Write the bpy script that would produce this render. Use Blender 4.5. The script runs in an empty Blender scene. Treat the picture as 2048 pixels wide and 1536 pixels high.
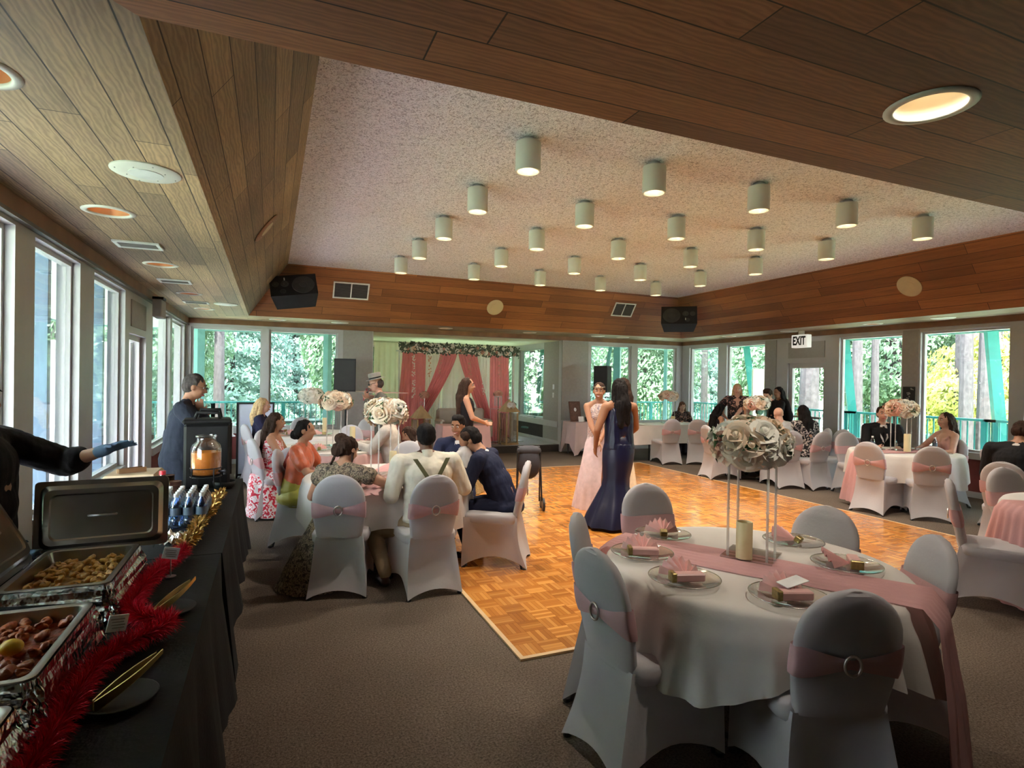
import bpy, bmesh, math, random
from mathutils import Vector, Matrix
random.seed(7)
PI = math.pi
SC = bpy.context.scene
COL = SC.collection
# ---------------------------------------------------------------- camera, world, exposure
cam_d = bpy.data.cameras.new('camera')
cam_d.sensor_fit = 'HORIZONTAL'; cam_d.sensor_width = 36.0
cam_d.lens = 1149.6 / 2048 * 36.0
cam_d.clip_start = 0.05; cam_d.clip_end = 400
cam = bpy.data.objects.new('camera', cam_d); COL.objects.link(cam)
_y, _p, _r = 0.39714, -0.0062557, 0.0159941
_f = Vector((math.sin(_y)*math.cos(_p), math.cos(_y)*math.cos(_p), math.sin(_p)))
_ri = Vector((math.cos(_y), -math.sin(_y), 0)); _u = _ri.cross(_f)
_r2 = _ri*math.cos(_r) + _u*math.sin(_r); _u2 = -_ri*math.sin(_r) + _u*math.cos(_r)
M = Matrix((( _r2.x, _u2.x, -_f.x, 0), (_r2.y, _u2.y, -_f.y, 0), (_r2.z, _u2.z, -_f.z, 1.66), (0, 0, 0, 1)))
cam.matrix_world = M
SC.camera = cam
w = bpy.data.worlds.new('sky'); SC.world = w; w.use_nodes = True
wn = w.node_tree; wn.nodes.clear()
wo = wn.nodes.new('ShaderNodeOutputWorld'); wb = wn.nodes.new('ShaderNodeBackground')
wt = wn.nodes.new('ShaderNodeTexCoord'); ws = wn.nodes.new('ShaderNodeSeparateXYZ'); wr = wn.nodes.new('ShaderNodeValToRGB')
wr.color_ramp.elements[0].color = (0.95, 0.92, 1.0, 1); wr.color_ramp.elements[0].position = 0.0
wr.color_ramp.elements[1].color = (0.74, 0.80, 1.0, 1); wr.color_ramp.elements[1].position = 0.7
wn.links.new(wt.outputs['Generated'], ws.inputs[0]); wn.links.new(ws.outputs['Z'], wr.inputs[0])
wn.links.new(wr.outputs[0], wb.inputs[0]); wb.inputs[1].default_value = 20.0
wn.links.new(wb.outputs[0], wo.inputs[0])
sun_d = bpy.data.lights.new('sun', 'SUN'); sun_d.energy = 30.0; sun_d.angle = 0.02; sun_d.color = (1.0, 0.95, 0.92)
sun = bpy.data.objects.new('sun', sun_d); COL.objects.link(sun)
sun.rotation_euler = (math.radians(38), math.radians(-8), math.radians(-14))
SC.view_settings.view_transform = 'Standard'; SC.view_settings.look = 'None'
SC.view_settings.gamma = 1.0; SC.view_settings.use_curve_mapping = False
SC.view_settings.exposure = 0.90
cy = SC.cycles
cy.max_bounces = 6; cy.diffuse_bounces = 4; cy.glossy_bounces = 3; cy.transmission_bounces = 4
cy.transparent_max_bounces = 10; cy.caustics_reflective = False; cy.caustics_refractive = False
cy.sample_clamp_indirect = 6.0; cy.blur_glossy = 0.5
cy.use_adaptive_sampling = True; cy.adaptive_threshold = 0.02

# ---------------------------------------------------------------- materials
MATS = {}
def newmat(n):
    m = bpy.data.materials.new(n); m.use_nodes = True; MATS[n] = m
    nt = m.node_tree; b = nt.nodes['Principled BSDF']
    return m, nt, b
def bump(nt, b, src, strength, dist=0.01):
    bp = nt.nodes.new('ShaderNodeBump'); bp.inputs['Strength'].default_value = strength; bp.inputs['Distance'].default_value = dist
    nt.links.new(src, bp.inputs['Height']); nt.links.new(bp.outputs[0], b.inputs['Normal'])
def noise(nt, scale, coord='Object', detail=3.0, vec=None, rough=0.5):
    n = nt.nodes.new('ShaderNodeTexNoise'); n.inputs['Scale'].default_value = scale; n.inputs['Detail'].default_value = detail
    n.inputs['Roughness'].default_value = rough
    if vec is None:
        tc = nt.nodes.new('ShaderNodeTexCoord'); vec = tc.outputs[coord]
    nt.links.new(vec, n.inputs['Vector']); return n
def ramp(nt, src, stops):
    r = nt.nodes.new('ShaderNodeValToRGB'); e = r.color_ramp.elements
    while len(e) < len(stops): e.new(0.5)
    for i, (p, c) in enumerate(stops):
        e[i].position = p; e[i].color = (*c, 1)
    nt.links.new(src, r.inputs[0]); return r
def sm(n, col, rough=0.6, metal=0.0, var=0.12, scale=8.0, bmp=0.0, sheen=0.0, spec=0.5, emit=None, coat=0.0, bscale=None, coord='Object'):
    m, nt, b = newmat(n)
    b.inputs['Roughness'].default_value = rough; b.inputs['Metallic'].default_value = metal
    b.inputs['Specular IOR Level'].default_value = spec
    if sheen: b.inputs['Sheen Weight'].default_value = sheen
    if coat: b.inputs['Coat Weight'].default_value = coat
    nz = noise(nt, scale, coord)
    r = ramp(nt, nz.outputs['Fac'], [(0.3, tuple(c*(1-var) for c in col)), (0.7, tuple(min(1, c*(1+var)) for c in col))])
    nt.links.new(r.outputs[0], b.inputs['Base Color'])
    if bmp:
        n2 = noise(nt, bscale or scale*6, coord, 2.0); bump(nt, b, n2.outputs['Fac'], bmp)
    if emit:
        b.inputs['Emission Color'].default_value = (*emit[:3], 1); b.inputs['Emission Strength'].default_value = emit[3]
    return m
def cloth(n, col, trans=0.25, rough=0.75, var=0.05, scale=5, bmp=0.15):
    m = sm(n, col, rough, var=var, scale=scale, bmp=bmp, bscale=60, spec=0.25)
    nt = m.node_tree; b = nt.nodes['Principled BSDF']; out = nt.nodes['Material Output']
    if trans:
        t = nt.nodes.new('ShaderNodeBsdfTranslucent'); t.inputs[0].default_value = (*[min(1, c*1.05) for c in col], 1)
        mx = nt.nodes.new('ShaderNodeMixShader'); mx.inputs[0].default_value = trans
        nt.links.new(b.outputs[0], mx.inputs[1]); nt.links.new(t.outputs[0], mx.inputs[2]); nt.links.new(mx.outputs[0], out.inputs[0])
    return m
def pattern(n, stops, scale=6, rough=0.7, detail=2, kind='noise', dist=0.0):
    m, nt, b = newmat(n); b.inputs['Roughness'].default_value = rough; b.inputs['Specular IOR Level'].default_value = 0.25
    if kind == 'voronoi':
        v = nt.nodes.new('ShaderNodeTexVoronoi'); v.inputs['Scale'].default_value = scale
        tc = nt.nodes.new('ShaderNodeTexCoord'); nt.links.new(tc.outputs['Object'], v.inputs['Vector']); src = v.outputs['Distance']
    else:
        nz = noise(nt, scale, detail=detail); nz.inputs['Distortion'].default_value = dist; src = nz.outputs['Fac']
    r = ramp(nt, src, stops); r.color_ramp.interpolation = 'EASE'
    nt.links.new(r.outputs[0], b.inputs['Base Color']); return m
def wood_planks(n, c1, c2, grain, seam, width=2.3, row=0.145, gs=0.4, rough=0.6, figure=0.5):
    m, nt, b = newmat(n); L = nt.links
    tc = nt.nodes.new('ShaderNodeTexCoord')
    br = nt.nodes.new('ShaderNodeTexBrick'); L.new(tc.outputs['UV'], br.inputs['Vector'])
    br.inputs['Scale'].default_value = 1.0; br.inputs['Brick Width'].default_value = width; br.inputs['Row Height'].default_value = row
    br.inputs['Mortar Size'].default_value = 0.0035; br.inputs['Mortar Smooth'].default_value = 0.3
    br.offset = 0.37; br.offset_frequency = 2; br.squash = 0.7; br.squash_frequency = 3
    br.inputs['Color1'].default_value = (*c1, 1); br.inputs['Color2'].default_value = (*c2, 1); br.inputs['Mortar'].default_value = (*seam, 1)
    # per-plank random shift of the grain
    mp = nt.nodes.new('ShaderNodeMapping'); mp.inputs['Scale'].default_value = (1.2, 22, 1); L.new(tc.outputs['UV'], mp.inputs['Vector'])
    va = nt.nodes.new('ShaderNodeVectorMath'); va.operation = 'ADD'; L.new(mp.outputs[0], va.inputs[0]); L.new(br.outputs['Color'], va.inputs[1])
    n1 = noise(nt, 1.0, vec=va.outputs[0], detail=6, rough=0.65); n1.inputs['Distortion'].default_value = 0.8
    mp2 = nt.nodes.new('ShaderNodeMapping'); mp2.inputs['Scale'].default_value = (2.2, 9, 1); L.new(tc.outputs['UV'], mp2.inputs['Vector'])
    wv = nt.nodes.new('ShaderNodeTexWave'); wv.wave_type = 'RINGS'; wv.inputs['Scale'].default_value = 1.6
    wv.inputs['Distortion'].default_value = 9; wv.inputs['Detail'].default_value = 3; wv.inputs['Detail Scale'].default_value = 1.5
    L.new(mp2.outputs[0], wv.inputs['Vector'])
    g = nt.nodes.new('ShaderNodeMix'); g.data_type = 'FLOAT'; g.inputs[0].default_value = figure*0.6
    L.new(n1.outputs['Fac'], g.inputs[2]); L.new(wv.outputs['Fac'], g.inputs[3])
    rr = ramp(nt, g.outputs[0], [(0.25, (0.55, 0.55, 0.55)), (0.55, (1, 1, 1)), (0.8, grain)])
    mx = nt.nodes.new('ShaderNodeMix'); mx.data_type = 'RGBA'; mx.blend_type = 'MULTIPLY'; mx.inputs[0].default_value = gs + 0.35
    L.new(br.outputs['Color'], mx.inputs[6]); L.new(rr.outputs[0], mx.inputs[7])
    n3 = noise(nt, 0.55, vec=tc.outputs['UV'], detail=1)
    r3 = ramp(nt, n3.outputs['Fac'], [(0.35, (0.7, 0.68, 0.66)), (0.65, (1.15, 1.12, 1.08))])
    mx2 = nt.nodes.new('ShaderNodeMix'); mx2.data_type = 'RGBA'; mx2.blend_type = 'MULTIPLY'; mx2.inputs[0].default_value = 0.8
    L.new(mx.outputs[2], mx2.inputs[6]); L.new(r3.outputs[0], mx2.inputs[7])
    L.new(mx2.outputs[2], b.inputs['Base Color'])
    b.inputs['Roughness'].default_value = rough; b.inputs['Specular IOR Level'].default_value = 0.35
    bump(nt, b, mx2.outputs[2], 0.35, 0.006)
    return m
wood_planks('wood_left', (0.37, 0.26, 0.145), (0.20, 0.145, 0.09), (1.5, 1.45, 1.3), (0.03, 0.02, 0.012))  # weathered grey-tan; greenish daylight from the left windows is mixed into the colour
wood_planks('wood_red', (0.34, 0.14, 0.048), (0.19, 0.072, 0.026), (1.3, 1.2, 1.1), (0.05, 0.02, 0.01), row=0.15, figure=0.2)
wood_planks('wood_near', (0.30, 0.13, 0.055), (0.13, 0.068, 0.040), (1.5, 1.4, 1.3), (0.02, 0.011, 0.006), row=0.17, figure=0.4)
sm('wood_trim', (0.22, 0.11, 0.05), 0.55, var=0.25, scale=3)
sm('white_paint', (0.50, 0.50, 0.50), 0.45, var=0.03)
sm('track_metal', (0.12, 0.11, 0.10), 0.5, metal=0.3)
sm('wall_gray', (0.36, 0.35, 0.32), 0.8, var=0.05, scale=20, bmp=0.15)
sm('wall_dark', (0.05, 0.045, 0.04), 0.9)
sm('wall_red', (0.20, 0.045, 0.04), 0.8)
sm('cream_paint', (0.72, 0.68, 0.52), 0.6, var=0.03)
sm('stage_carpet', (0.06, 0.055, 0.05), 0.95, var=0.2, scale=60, bmp=0.3)
sm('stage_top', (0.30, 0.29, 0.27), 0.8, var=0.1, scale=30)
sm('teal', (0.012, 0.19, 0.16), 0.5, var=0.08)
sm('gray_teal', (0.10, 0.24, 0.22), 0.5, var=0.08)
sm('eave_white', (0.80, 0.86, 0.85), 0.8, var=0.03)
sm('deck', (0.72, 0.66, 0.73), 0.8, var=0.12, scale=2)
sm('grass', (0.36, 0.46, 0.24), 0.95, var=0.35, scale=0.6, bmp=0.3)
sm('road', (0.45, 0.42, 0.40), 0.9, var=0.1, scale=1)
sm('bark', (0.026, 0.023, 0.022), 0.95, var=0.4, scale=9, bmp=0.8, bscale=14)
def leafmat(n, c1, c2, scale=1.3):
    m, nt, b = newmat(n); nz = noise(nt, scale, 'Object', 4)
    r = ramp(nt, nz.outputs['Fac'], [(0.35, c1), (0.65, c2)]); nt.links.new(r.outputs[0], b.inputs['Base Color'])
    b.inputs['Roughness'].default_value = 0.6; b.inputs['Specular IOR Level'].default_value = 0.3
    t = nt.nodes.new('ShaderNodeBsdfTranslucent'); nt.links.new(r.outputs[0], t.inputs[0])
    mx = nt.nodes.new('ShaderNodeMixShader'); mx.inputs[0].default_value = 0.4
    nt.links.new(b.outputs[0], mx.inputs[1]); nt.links.new(t.outputs[0], mx.inputs[2]); nt.links.new(mx.outputs[0], nt.nodes['Material Output'].inputs[0])
leafmat('leaf_fir', (0.045, 0.095, 0.07), (0.18, 0.29, 0.225))
leafmat('leaf_bush', (0.055, 0.105, 0.055), (0.17, 0.27, 0.15))
leafmat('leaf_yellow', (0.22, 0.26, 0.05), (0.42, 0.40, 0.10))
# glass: clear pane with a faint green tint and a thin reflection
m, nt, b = newmat('window_glass'); nt.nodes.remove(b)
tr = nt.nodes.new('ShaderNodeBsdfTransparent'); tr.inputs[0].default_value = (0.95, 0.98, 0.97, 1)
gl = nt.nodes.new('ShaderNodeBsdfGlossy'); gl.inputs['Roughness'].default_value = 0.02
lw = nt.nodes.new('ShaderNodeLayerWeight'); lw.inputs[0].default_value = 0.25
mr = nt.nodes.new('ShaderNodeMapRange'); mr.inputs[3].default_value = 0.03; mr.inputs[4].default_value = 0.45
mx = nt.nodes.new('ShaderNodeMixShader')
nt.links.new(lw.outputs['Fresnel'], mr.inputs[0]); nt.links.new(mr.outputs[0], mx.inputs[0])
nt.links.new(tr.outputs[0], mx.inputs[1]); nt.links.new(gl.outputs[0], mx.inputs[2]); nt.links.new(mx.outputs[0], nt.nodes['Material Output'].inputs[0])
def clearmat(n, tint, lo=0.06, hi=0.7, rough=0.03):
    m, nt, b = newmat(n); nt.nodes.remove(b)
    tr = nt.nodes.new('ShaderNodeBsdfTransparent'); tr.inputs[0].default_value = (*tint, 1)
    gl = nt.nodes.new('ShaderNodeBsdfGlossy'); gl.inputs['Roughness'].default_value = rough
    lw = nt.nodes.new('ShaderNodeLayerWeight'); lw.inputs[0].default_value = 0.4
    mr = nt.nodes.new('ShaderNodeMapRange'); mr.inputs[3].default_value = lo; mr.inputs[4].default_value = hi
    mx = nt.nodes.new('ShaderNodeMixShader')
    nt.links.new(lw.outputs['Facing'], mr.inputs[0]); nt.links.new(mr.outputs[0], mx.inputs[0])
    nt.links.new(tr.outputs[0], mx.inputs[1]); nt.links.new(gl.outputs[0], mx.inputs[2]); nt.links.new(mx.outputs[0], nt.nodes['Material Output'].inputs[0])
clearmat('acrylic', (0.93, 0.95, 0.95)); clearmat('plate_glass', (0.97, 0.97, 0.96), 0.06, 0.6); clearmat('bottle_plastic', (0.72, 0.82, 0.95), 0.12, 0.8, 0.1)
# carpet
m, nt, b = newmat('carpet'); nz = noise(nt, 90, detail=2, rough=0.8); n2 = noise(nt, 1.2, detail=2)
r = ramp(nt, nz.outputs['Fac'], [(0.3, (0.055, 0.042, 0.033)), (0.7, (0.21, 0.165, 0.13))])
r2 = ramp(nt, n2.outputs['Fac'], [(0.3, (0.85, 0.85, 0.85)), (0.7, (1.1, 1.1, 1.1))])
mx = nt.nodes.new('ShaderNodeMix'); mx.data_type = 'RGBA'; mx.blend_type = 'MULTIPLY'; mx.inputs[0].default_value = 1
nt.links.new(r.outputs[0], mx.inputs[6]); nt.links.new(r2.outputs[0], mx.inputs[7]); nt.links.new(mx.outputs[2], b.inputs['Base Color'])
b.inputs['Roughness'].default_value = 0.97; b.inputs['Specular IOR Level'].default_value = 0.1; bump(nt, b, nz.outputs['Fac'], 0.6, 0.01)
# popcorn ceiling
m, nt, b = newmat('ceiling_popcorn'); nz = noise(nt, 42, detail=2, rough=0.6); nz.inputs['Distortion'].default_value = 1.5
r = ramp(nt, nz.outputs['Fac'], [(0.36, (0.40, 0.37, 0.36)), (0.52, (0.80, 0.77, 0.76))]); nt.links.new(r.outputs[0], b.inputs['Base Color'])
b.inputs['Roughness'].default_value = 0.95; b.inputs['Specular IOR Level'].default_value = 0.1; bump(nt, b, nz.outputs['Fac'], 0.9, 0.02)
# mosaic parquet
m, nt, b = newmat('parquet'); L = nt.links; b.inputs['Roughness'].default_value = 0.22; b.inputs['Coat Weight'].default_value = 0.35; b.inputs['Coat Roughness'].default_value = 0.12
tc = nt.nodes.new('ShaderNodeTexCoord'); sp = nt.nodes.new('ShaderNodeSeparateXYZ'); L.new(tc.outputs['UV'], sp.inputs[0])
def mth(op, a, bb=None, v=None):
    n = nt.nodes.new('ShaderNodeMath'); n.operation = op
    if isinstance(a, float): n.inputs[0].default_value = a
    else: L.new(a, n.inputs[0])
    if bb is not None:
        if isinstance(bb, float): n.inputs[1].default_value = bb
        else: L.new(bb, n.inputs[1])
    return n.outputs[0]
CELL = 0.152; NS = 5.0
cu = mth('FLOOR', mth('DIVIDE', sp.outputs['X'], CELL)); cv = mth('FLOOR', mth('DIVIDE', sp.outputs['Y'], CELL))
fu = mth('FRACT', mth('DIVIDE', sp.outputs['X'], CELL)); fv = mth('FRACT', mth('DIVIDE', sp.outputs['Y'], CELL))
par = mth('FRACT', mth('MULTIPLY', mth('ADD', cu, cv), 0.5)); par = mth('GREATER_THAN', par, 0.25)
def mixf(f, a, c):
    n = nt.nodes.new('ShaderNodeMix'); n.data_type = 'FLOAT'; L.new(f, n.inputs[0]); L.new(a, n.inputs[2]); L.new(c, n.inputs[3]); return n.outputs[0]
across = mixf(par, fu, fv); along = mixf(par, fv, fu)
sl = mth('MULTIPLY', across, NS); si = mth('FLOOR', sl); sf = mth('FRACT', sl)
cb = nt.nodes.new('ShaderNodeCombineXYZ'); L.new(cu, cb.inputs[0]); L.new(cv, cb.inputs[1]); L.new(si, cb.inputs[2])
wnz = nt.nodes.new('ShaderNodeTexWhiteNoise'); wnz.noise_dimensions = '3D'; L.new(cb.outputs[0], wnz.inputs['Vector'])
r = ramp(nt, wnz.outputs['Value'], [(0.0, (0.36, 0.125, 0.020)), (0.5, (0.50, 0.195, 0.034)), (1.0, (0.64, 0.29, 0.065))])
cb2 = nt.nodes.new('ShaderNodeCombineXYZ'); L.new(cu, cb2.inputs[0]); L.new(cv, cb2.inputs[1])
wn2 = nt.nodes.new('ShaderNodeTexWhiteNoise'); wn2.noise_dimensions = '3D'; L.new(cb2.outputs[0], wn2.inputs['Vector'])
edge = mth('MINIMUM', mth('MINIMUM', sf, mth('SUBTRACT', 1.0, sf)), mth('MULTIPLY', mth('MINIMUM', along, mth('SUBTRACT', 1.0, along)), NS))
seam = mth('LESS_THAN', edge, 0.05)
mx = nt.nodes.new('ShaderNodeMix'); mx.data_type = 'RGBA'; mx.blend_type = 'MULTIPLY'; L.new(seam, mx.inputs[0]); L.new(r.outputs[0], mx.inputs[6]); mx.inputs[7].default_value = (0.62, 0.5, 0.42, 1)
mx2 = nt.nodes.new('ShaderNodeMix'); mx2.data_type = 'RGBA'; mx2.blend_type = 'MULTIPLY'; mx2.inputs[0].default_value = 1.0
r5 = ramp(nt, wn2.outputs['Value'], [(0, (0.82, 0.8, 0.78)), (1, (1.1, 1.1, 1.1))]); L.new(mx.outputs[2], mx2.inputs[6]); L.new(r5.outputs[0], mx2.inputs[7])
L.new(mx2.outputs[2], b.inputs['Base Color'])

# ---------------------------------------------------------------- geometry helpers
class MB:
    def __init__(s): s.v = []; s.f = []; s.mi = []; s.uv = []; s.cur = 0; s.X = Matrix.Identity(4)
    def add(s, vs, fs, uvs=None):
        o = len(s.v); s.v += [tuple(s.X @ Vector(p)) for p in vs]
        for k, f in enumerate(fs):
            s.f.append([o+i for i in f]); s.mi.append(s.cur); s.uv.append(uvs[k] if uvs else None)
        return s
    def box(s, c, d, rot=None, bev=0.0):
        x, y, z = d[0]/2, d[1]/2, d[2]/2
        c = Vector(c); R = rot.to_3x3() if rot else Matrix.Identity(3)
        if bev:
            vs = []; fs = []
            rings = []
            e = min(bev, x*.9, y*.9, z*.9)
            for (zz, ins) in ((-z, e), (-z+e, 0), (z-e, 0), (z, e)):
                xi, yi = x-ins, y-ins; ee = e if not ins else e*.01
                pts = [(xi, -yi+ee), (xi, yi-ee), (xi-ee, yi), (-xi+ee, yi), (-xi, yi-ee), (-xi, -yi+ee), (-xi+ee, -yi), (xi-ee, -yi)]
                rings.append([(px, py, zz) for px, py in pts])
            vs = [tuple(c + R @ Vector(p)) for r in rings for p in r]
            for k in range(3):
                for i in range(8):
                    j = (i+1) % 8; fs.append([k*8+i, k*8+j, k*8+8+j, k*8+8+i])
            fs.append(list(range(7, -1, -1))); fs.append([24+i for i in range(8)])
            return s.add(vs, fs)
        vs = [tuple(c + R @ Vector((a*x, b*y, g*z))) for g in (-1, 1) for b in (-1, 1) for a in (-1, 1)]
        return s.add(vs, [[0, 2, 3, 1], [4, 5, 7, 6], [0, 1, 5, 4], [2, 6, 7, 3], [0, 4, 6, 2], [1, 3, 7, 5]])
    def b2(s, p, q):
        return s.box([(p[i]+q[i])/2 for i in range(3)], [abs(q[i]-p[i]) for i in range(3)])
    def rings(s, rs, closed=True, cap0=True, cap1=True):
        n = len(rs[0]); vs = [p for r in rs for p in r]; fs = []
        for k in range(len(rs)-1):
            for i in range(n if closed else n-1):
                j = (i+1) % n; fs.append([k*n+i, k*n+j, (k+1)*n+j, (k+1)*n+i])
        if cap0: fs.append(list(range(n-1, -1, -1)))
        if cap1: fs.append([(len(rs)-1)*n+i for i in range(n)])
        return s.add(vs, fs)
    def lathe(s, prof, n=20, c=(0, 0, 0), cap0=True, cap1=True):
        return s.rings([[(c[0]+r*math.cos(2*PI*i/n), c[1]+r*math.sin(2*PI*i/n), c[2]+z) for i in range(n)] for r, z in prof], True, cap0, cap1)
    def tube(s, pts, r, n=8, cap=True):
        pts = [Vector(p) for p in pts]; rs = []; rr = r if isinstance(r, (list, tuple)) else [r]*len(pts)
        t0 = (pts[1]-pts[0]).normalized(); up = Vector((0, 0, 1)) if abs(t0.z) < .9 else Vector((1, 0, 0))
        a = t0.cross(up).normalized()
        for i, p in enumerate(pts):
            t = ((pts[min(i+1, len(pts)-1)]-pts[max(i-1, 0)])).normalized()
            a = (a - t*a.dot(t)).normalized(); b = t.cross(a)
            rs.append([tuple(p + a*rr[i]*math.cos(2*PI*k/n) + b*rr[i]*math.sin(2*PI*k/n)) for k in range(n)])
        return s.rings(rs, True, cap, cap)
    def ball(s, c, r, n=12, m=8, sq=None):
        r = (r, r, r) if not isinstance(r, (list, tuple)) else r; rs = []
        for j in range(m+1):
            t = PI*j/m; st = max(math.sin(t), 0.02)
            rs.append([(c[0]+r[0]*st*math.cos(2*PI*i/n), c[1]+r[1]*st*math.sin(2*PI*i/n), c[2]-r[2]*math.cos(t)) for i in range(n)])
        return s.rings(rs)
    def quad(s, a, b, c, d, uv=None):
        return s.add([a, b, c, d], [[0, 1, 2, 3]], [uv] if uv else None)
    def build(s, name, mat, parent=None, smooth=False, loc=None, auto=None):
        me = bpy.data.meshes.new(name); me.from_pydata(s.v, [], s.f)
        mats = mat if isinstance(mat, (list, tuple)) else [mat]
        for mm in mats: me.materials.append(MATS[mm] if isinstance(mm, str) else mm)
        if len(mats) > 1: me.polygons.foreach_set('material_index', s.mi)
        if any(u for u in s.uv):
            ul = me.uv_layers.new(name='UVMap'); k = 0
            for pi, f in enumerate(s.f):
                for q in range(len(f)):
                    if s.uv[pi]: ul.data[k].uv = s.uv[pi][q]
                    k += 1
        bm = bmesh.new(); bm.from_mesh(me)
        if not any(u for u in s.uv): bmesh.ops.recalc_face_normals(bm, faces=bm.faces)
        bm.to_mesh(me); bm.free()
        if smooth: me.polygons.foreach_set('use_smooth', [True]*len(me.polygons))
        if smooth and auto: me.set_sharp_from_angle(angle=math.radians(auto))
        me.update()
        o = bpy.data.objects.new(name, me); COL.objects.link(o)
        if parent: o.parent = parent
        if loc: o.location = loc
        return o
def thing(name, label, cat, loc=(0, 0, 0), rz=0, group=None):
    o = bpy.data.objects.new(name, None); COL.objects.link(o); o.location = loc; o.rotation_euler = (0, 0, rz); o.empty_display_size = 0.1
    return tag(o, label, cat, group)
def tag(o, label, cat, group=None, kind=None):
    o['label'] = label; o['category'] = cat
    if group: o['group'] = group
    if kind: o['kind'] = kind
    return o
def struct(o): o['kind'] = 'structure'; return o
KIDS = {}
def dup(root, loc, rz, label=None, group=None, scale=None):
    r = root.copy(); COL.objects.link(r); r.location = loc; r.rotation_euler = (0, 0, rz)
    if scale: r.scale = scale
    if label: r['label'] = label
    if group: r['group'] = group
    def rec(a, b):
        for ch in list(a.children):
            c = ch.copy(); COL.objects.link(c); c.parent = b; rec(ch, c)
    rec(root, r); return r

# ---------------------------------------------------------------- room shell
XL, XR, YB, YN = -1.45, 9.8, 12.0, -3.0
ZS, ZC = 2.71, 3.55
SX0, SX1, SY0, SY1 = -0.37, 8.9, 1.99, 10.95      # soffit opening
CX0, CX1, CY0, CY1 = 0.24, 8.28, 2.6, 10.33       # raised ceiling
DX0, DX1, DY0, DY1 = 1.41, 7.0, 3.12, 9.85        # dance floor
m = MB()
ST = 0.17
m.add([(XL-.2, YN, 0), (XR+.2, YN, 0), (XR+.2, YB+.2, 0), (XL-.2, YB+.2, 0)], [[0, 1, 2, 3]])
struct(m.build('floor', 'carpet'))
m = MB(); m.b2((DX0, DY0, 0.0), (DX1, DY1, 0.012))
m.uv = [[(m.v[i][0]-DX0, m.v[i][1]-DY0) for i in f] for f in m.f]
dfl = m.build('dance_floor', 'parquet'); tag(dfl, 'glossy orange parquet dance floor laid over the carpet in the middle of the room', 'dance floor')
m = MB(); 
for a, b2 in (((DX0-.03, DY0-.03, 0), (DX1+.03, DY0, .014)), ((DX0-.03, DY0, 0), (DX0, DY1, .014)), ((DX1, DY0, 0), (DX1+.03, DY1, .014)), ((DX0-.03, DY1, 0), (DX1+.03, DY1+.03, .014))): m.b2(a, b2)
sm('edge_trim', (0.62, 0.42, 0.22), 0.4); m.build('edge_strip', 'edge_trim', dfl)
from mathutils.geometry import tessellate_polygon
def poly(name, pts, mat, udir=(1, 0, 0), vdir=(0, 1, 0), uo=0, parent=None, holes=()):
    m = MB(); U = Vector(udir).normalized(); V = Vector(vdir).normalized()
    loops = [[Vector(p) for p in pts]] + [[Vector((x+r*math.cos(-k*PI/12), y+r*math.sin(-k*PI/12), pts[0][2])) for k in range(24)] for x, y, r in holes]
    allp = [tuple(p) for l in loops for p in l]
    for t in tessellate_polygon(loops):
        tri = [allp[i] for i in t]
        nn = (Vector(tri[1])-Vector(tri[0])).cross(Vector(tri[2])-Vector(tri[0]))
        if nn.z > 0: tri = tri[::-1]
        m.add(tri, [[0, 1, 2]], [[(Vector(p).dot(U)+uo, Vector(p).dot(V)) for p in tri]])
    return struct(m.build(name, mat, parent))
# soffit (four mitred runs) and the sloping upstands round the raised ceiling
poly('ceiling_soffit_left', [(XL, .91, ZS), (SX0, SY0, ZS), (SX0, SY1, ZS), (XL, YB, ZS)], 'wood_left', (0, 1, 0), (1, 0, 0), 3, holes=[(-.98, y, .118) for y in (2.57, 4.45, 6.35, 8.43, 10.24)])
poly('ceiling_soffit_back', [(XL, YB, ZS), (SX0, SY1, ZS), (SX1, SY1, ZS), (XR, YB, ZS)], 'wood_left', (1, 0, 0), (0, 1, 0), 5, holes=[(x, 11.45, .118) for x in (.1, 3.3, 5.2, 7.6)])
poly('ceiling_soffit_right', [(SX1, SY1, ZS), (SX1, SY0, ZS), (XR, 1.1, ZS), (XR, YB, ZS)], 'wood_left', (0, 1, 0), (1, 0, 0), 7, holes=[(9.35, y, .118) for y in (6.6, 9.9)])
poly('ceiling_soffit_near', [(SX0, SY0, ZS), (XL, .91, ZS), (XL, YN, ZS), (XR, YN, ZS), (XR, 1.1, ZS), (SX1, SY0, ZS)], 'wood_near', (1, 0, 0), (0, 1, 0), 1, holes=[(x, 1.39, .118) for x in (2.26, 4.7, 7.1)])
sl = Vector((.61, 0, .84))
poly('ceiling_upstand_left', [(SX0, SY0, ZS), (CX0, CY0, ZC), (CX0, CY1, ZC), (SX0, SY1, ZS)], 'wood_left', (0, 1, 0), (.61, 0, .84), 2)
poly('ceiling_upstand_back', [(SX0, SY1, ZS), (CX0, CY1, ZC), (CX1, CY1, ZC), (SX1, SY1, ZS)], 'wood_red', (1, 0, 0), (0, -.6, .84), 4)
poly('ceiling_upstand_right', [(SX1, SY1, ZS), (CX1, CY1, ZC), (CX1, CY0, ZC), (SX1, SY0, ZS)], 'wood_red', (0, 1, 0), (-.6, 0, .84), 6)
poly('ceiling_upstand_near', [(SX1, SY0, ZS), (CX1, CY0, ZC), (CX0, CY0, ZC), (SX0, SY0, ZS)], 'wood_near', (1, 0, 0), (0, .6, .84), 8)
struct(MB().add([(CX0, CY0, ZC), (CX1, CY0, ZC), (CX1, CY1, ZC), (CX0, CY1, ZC)], [[0, 1, 2, 3]]).build('ceiling', 'ceiling_popcorn'))
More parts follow.
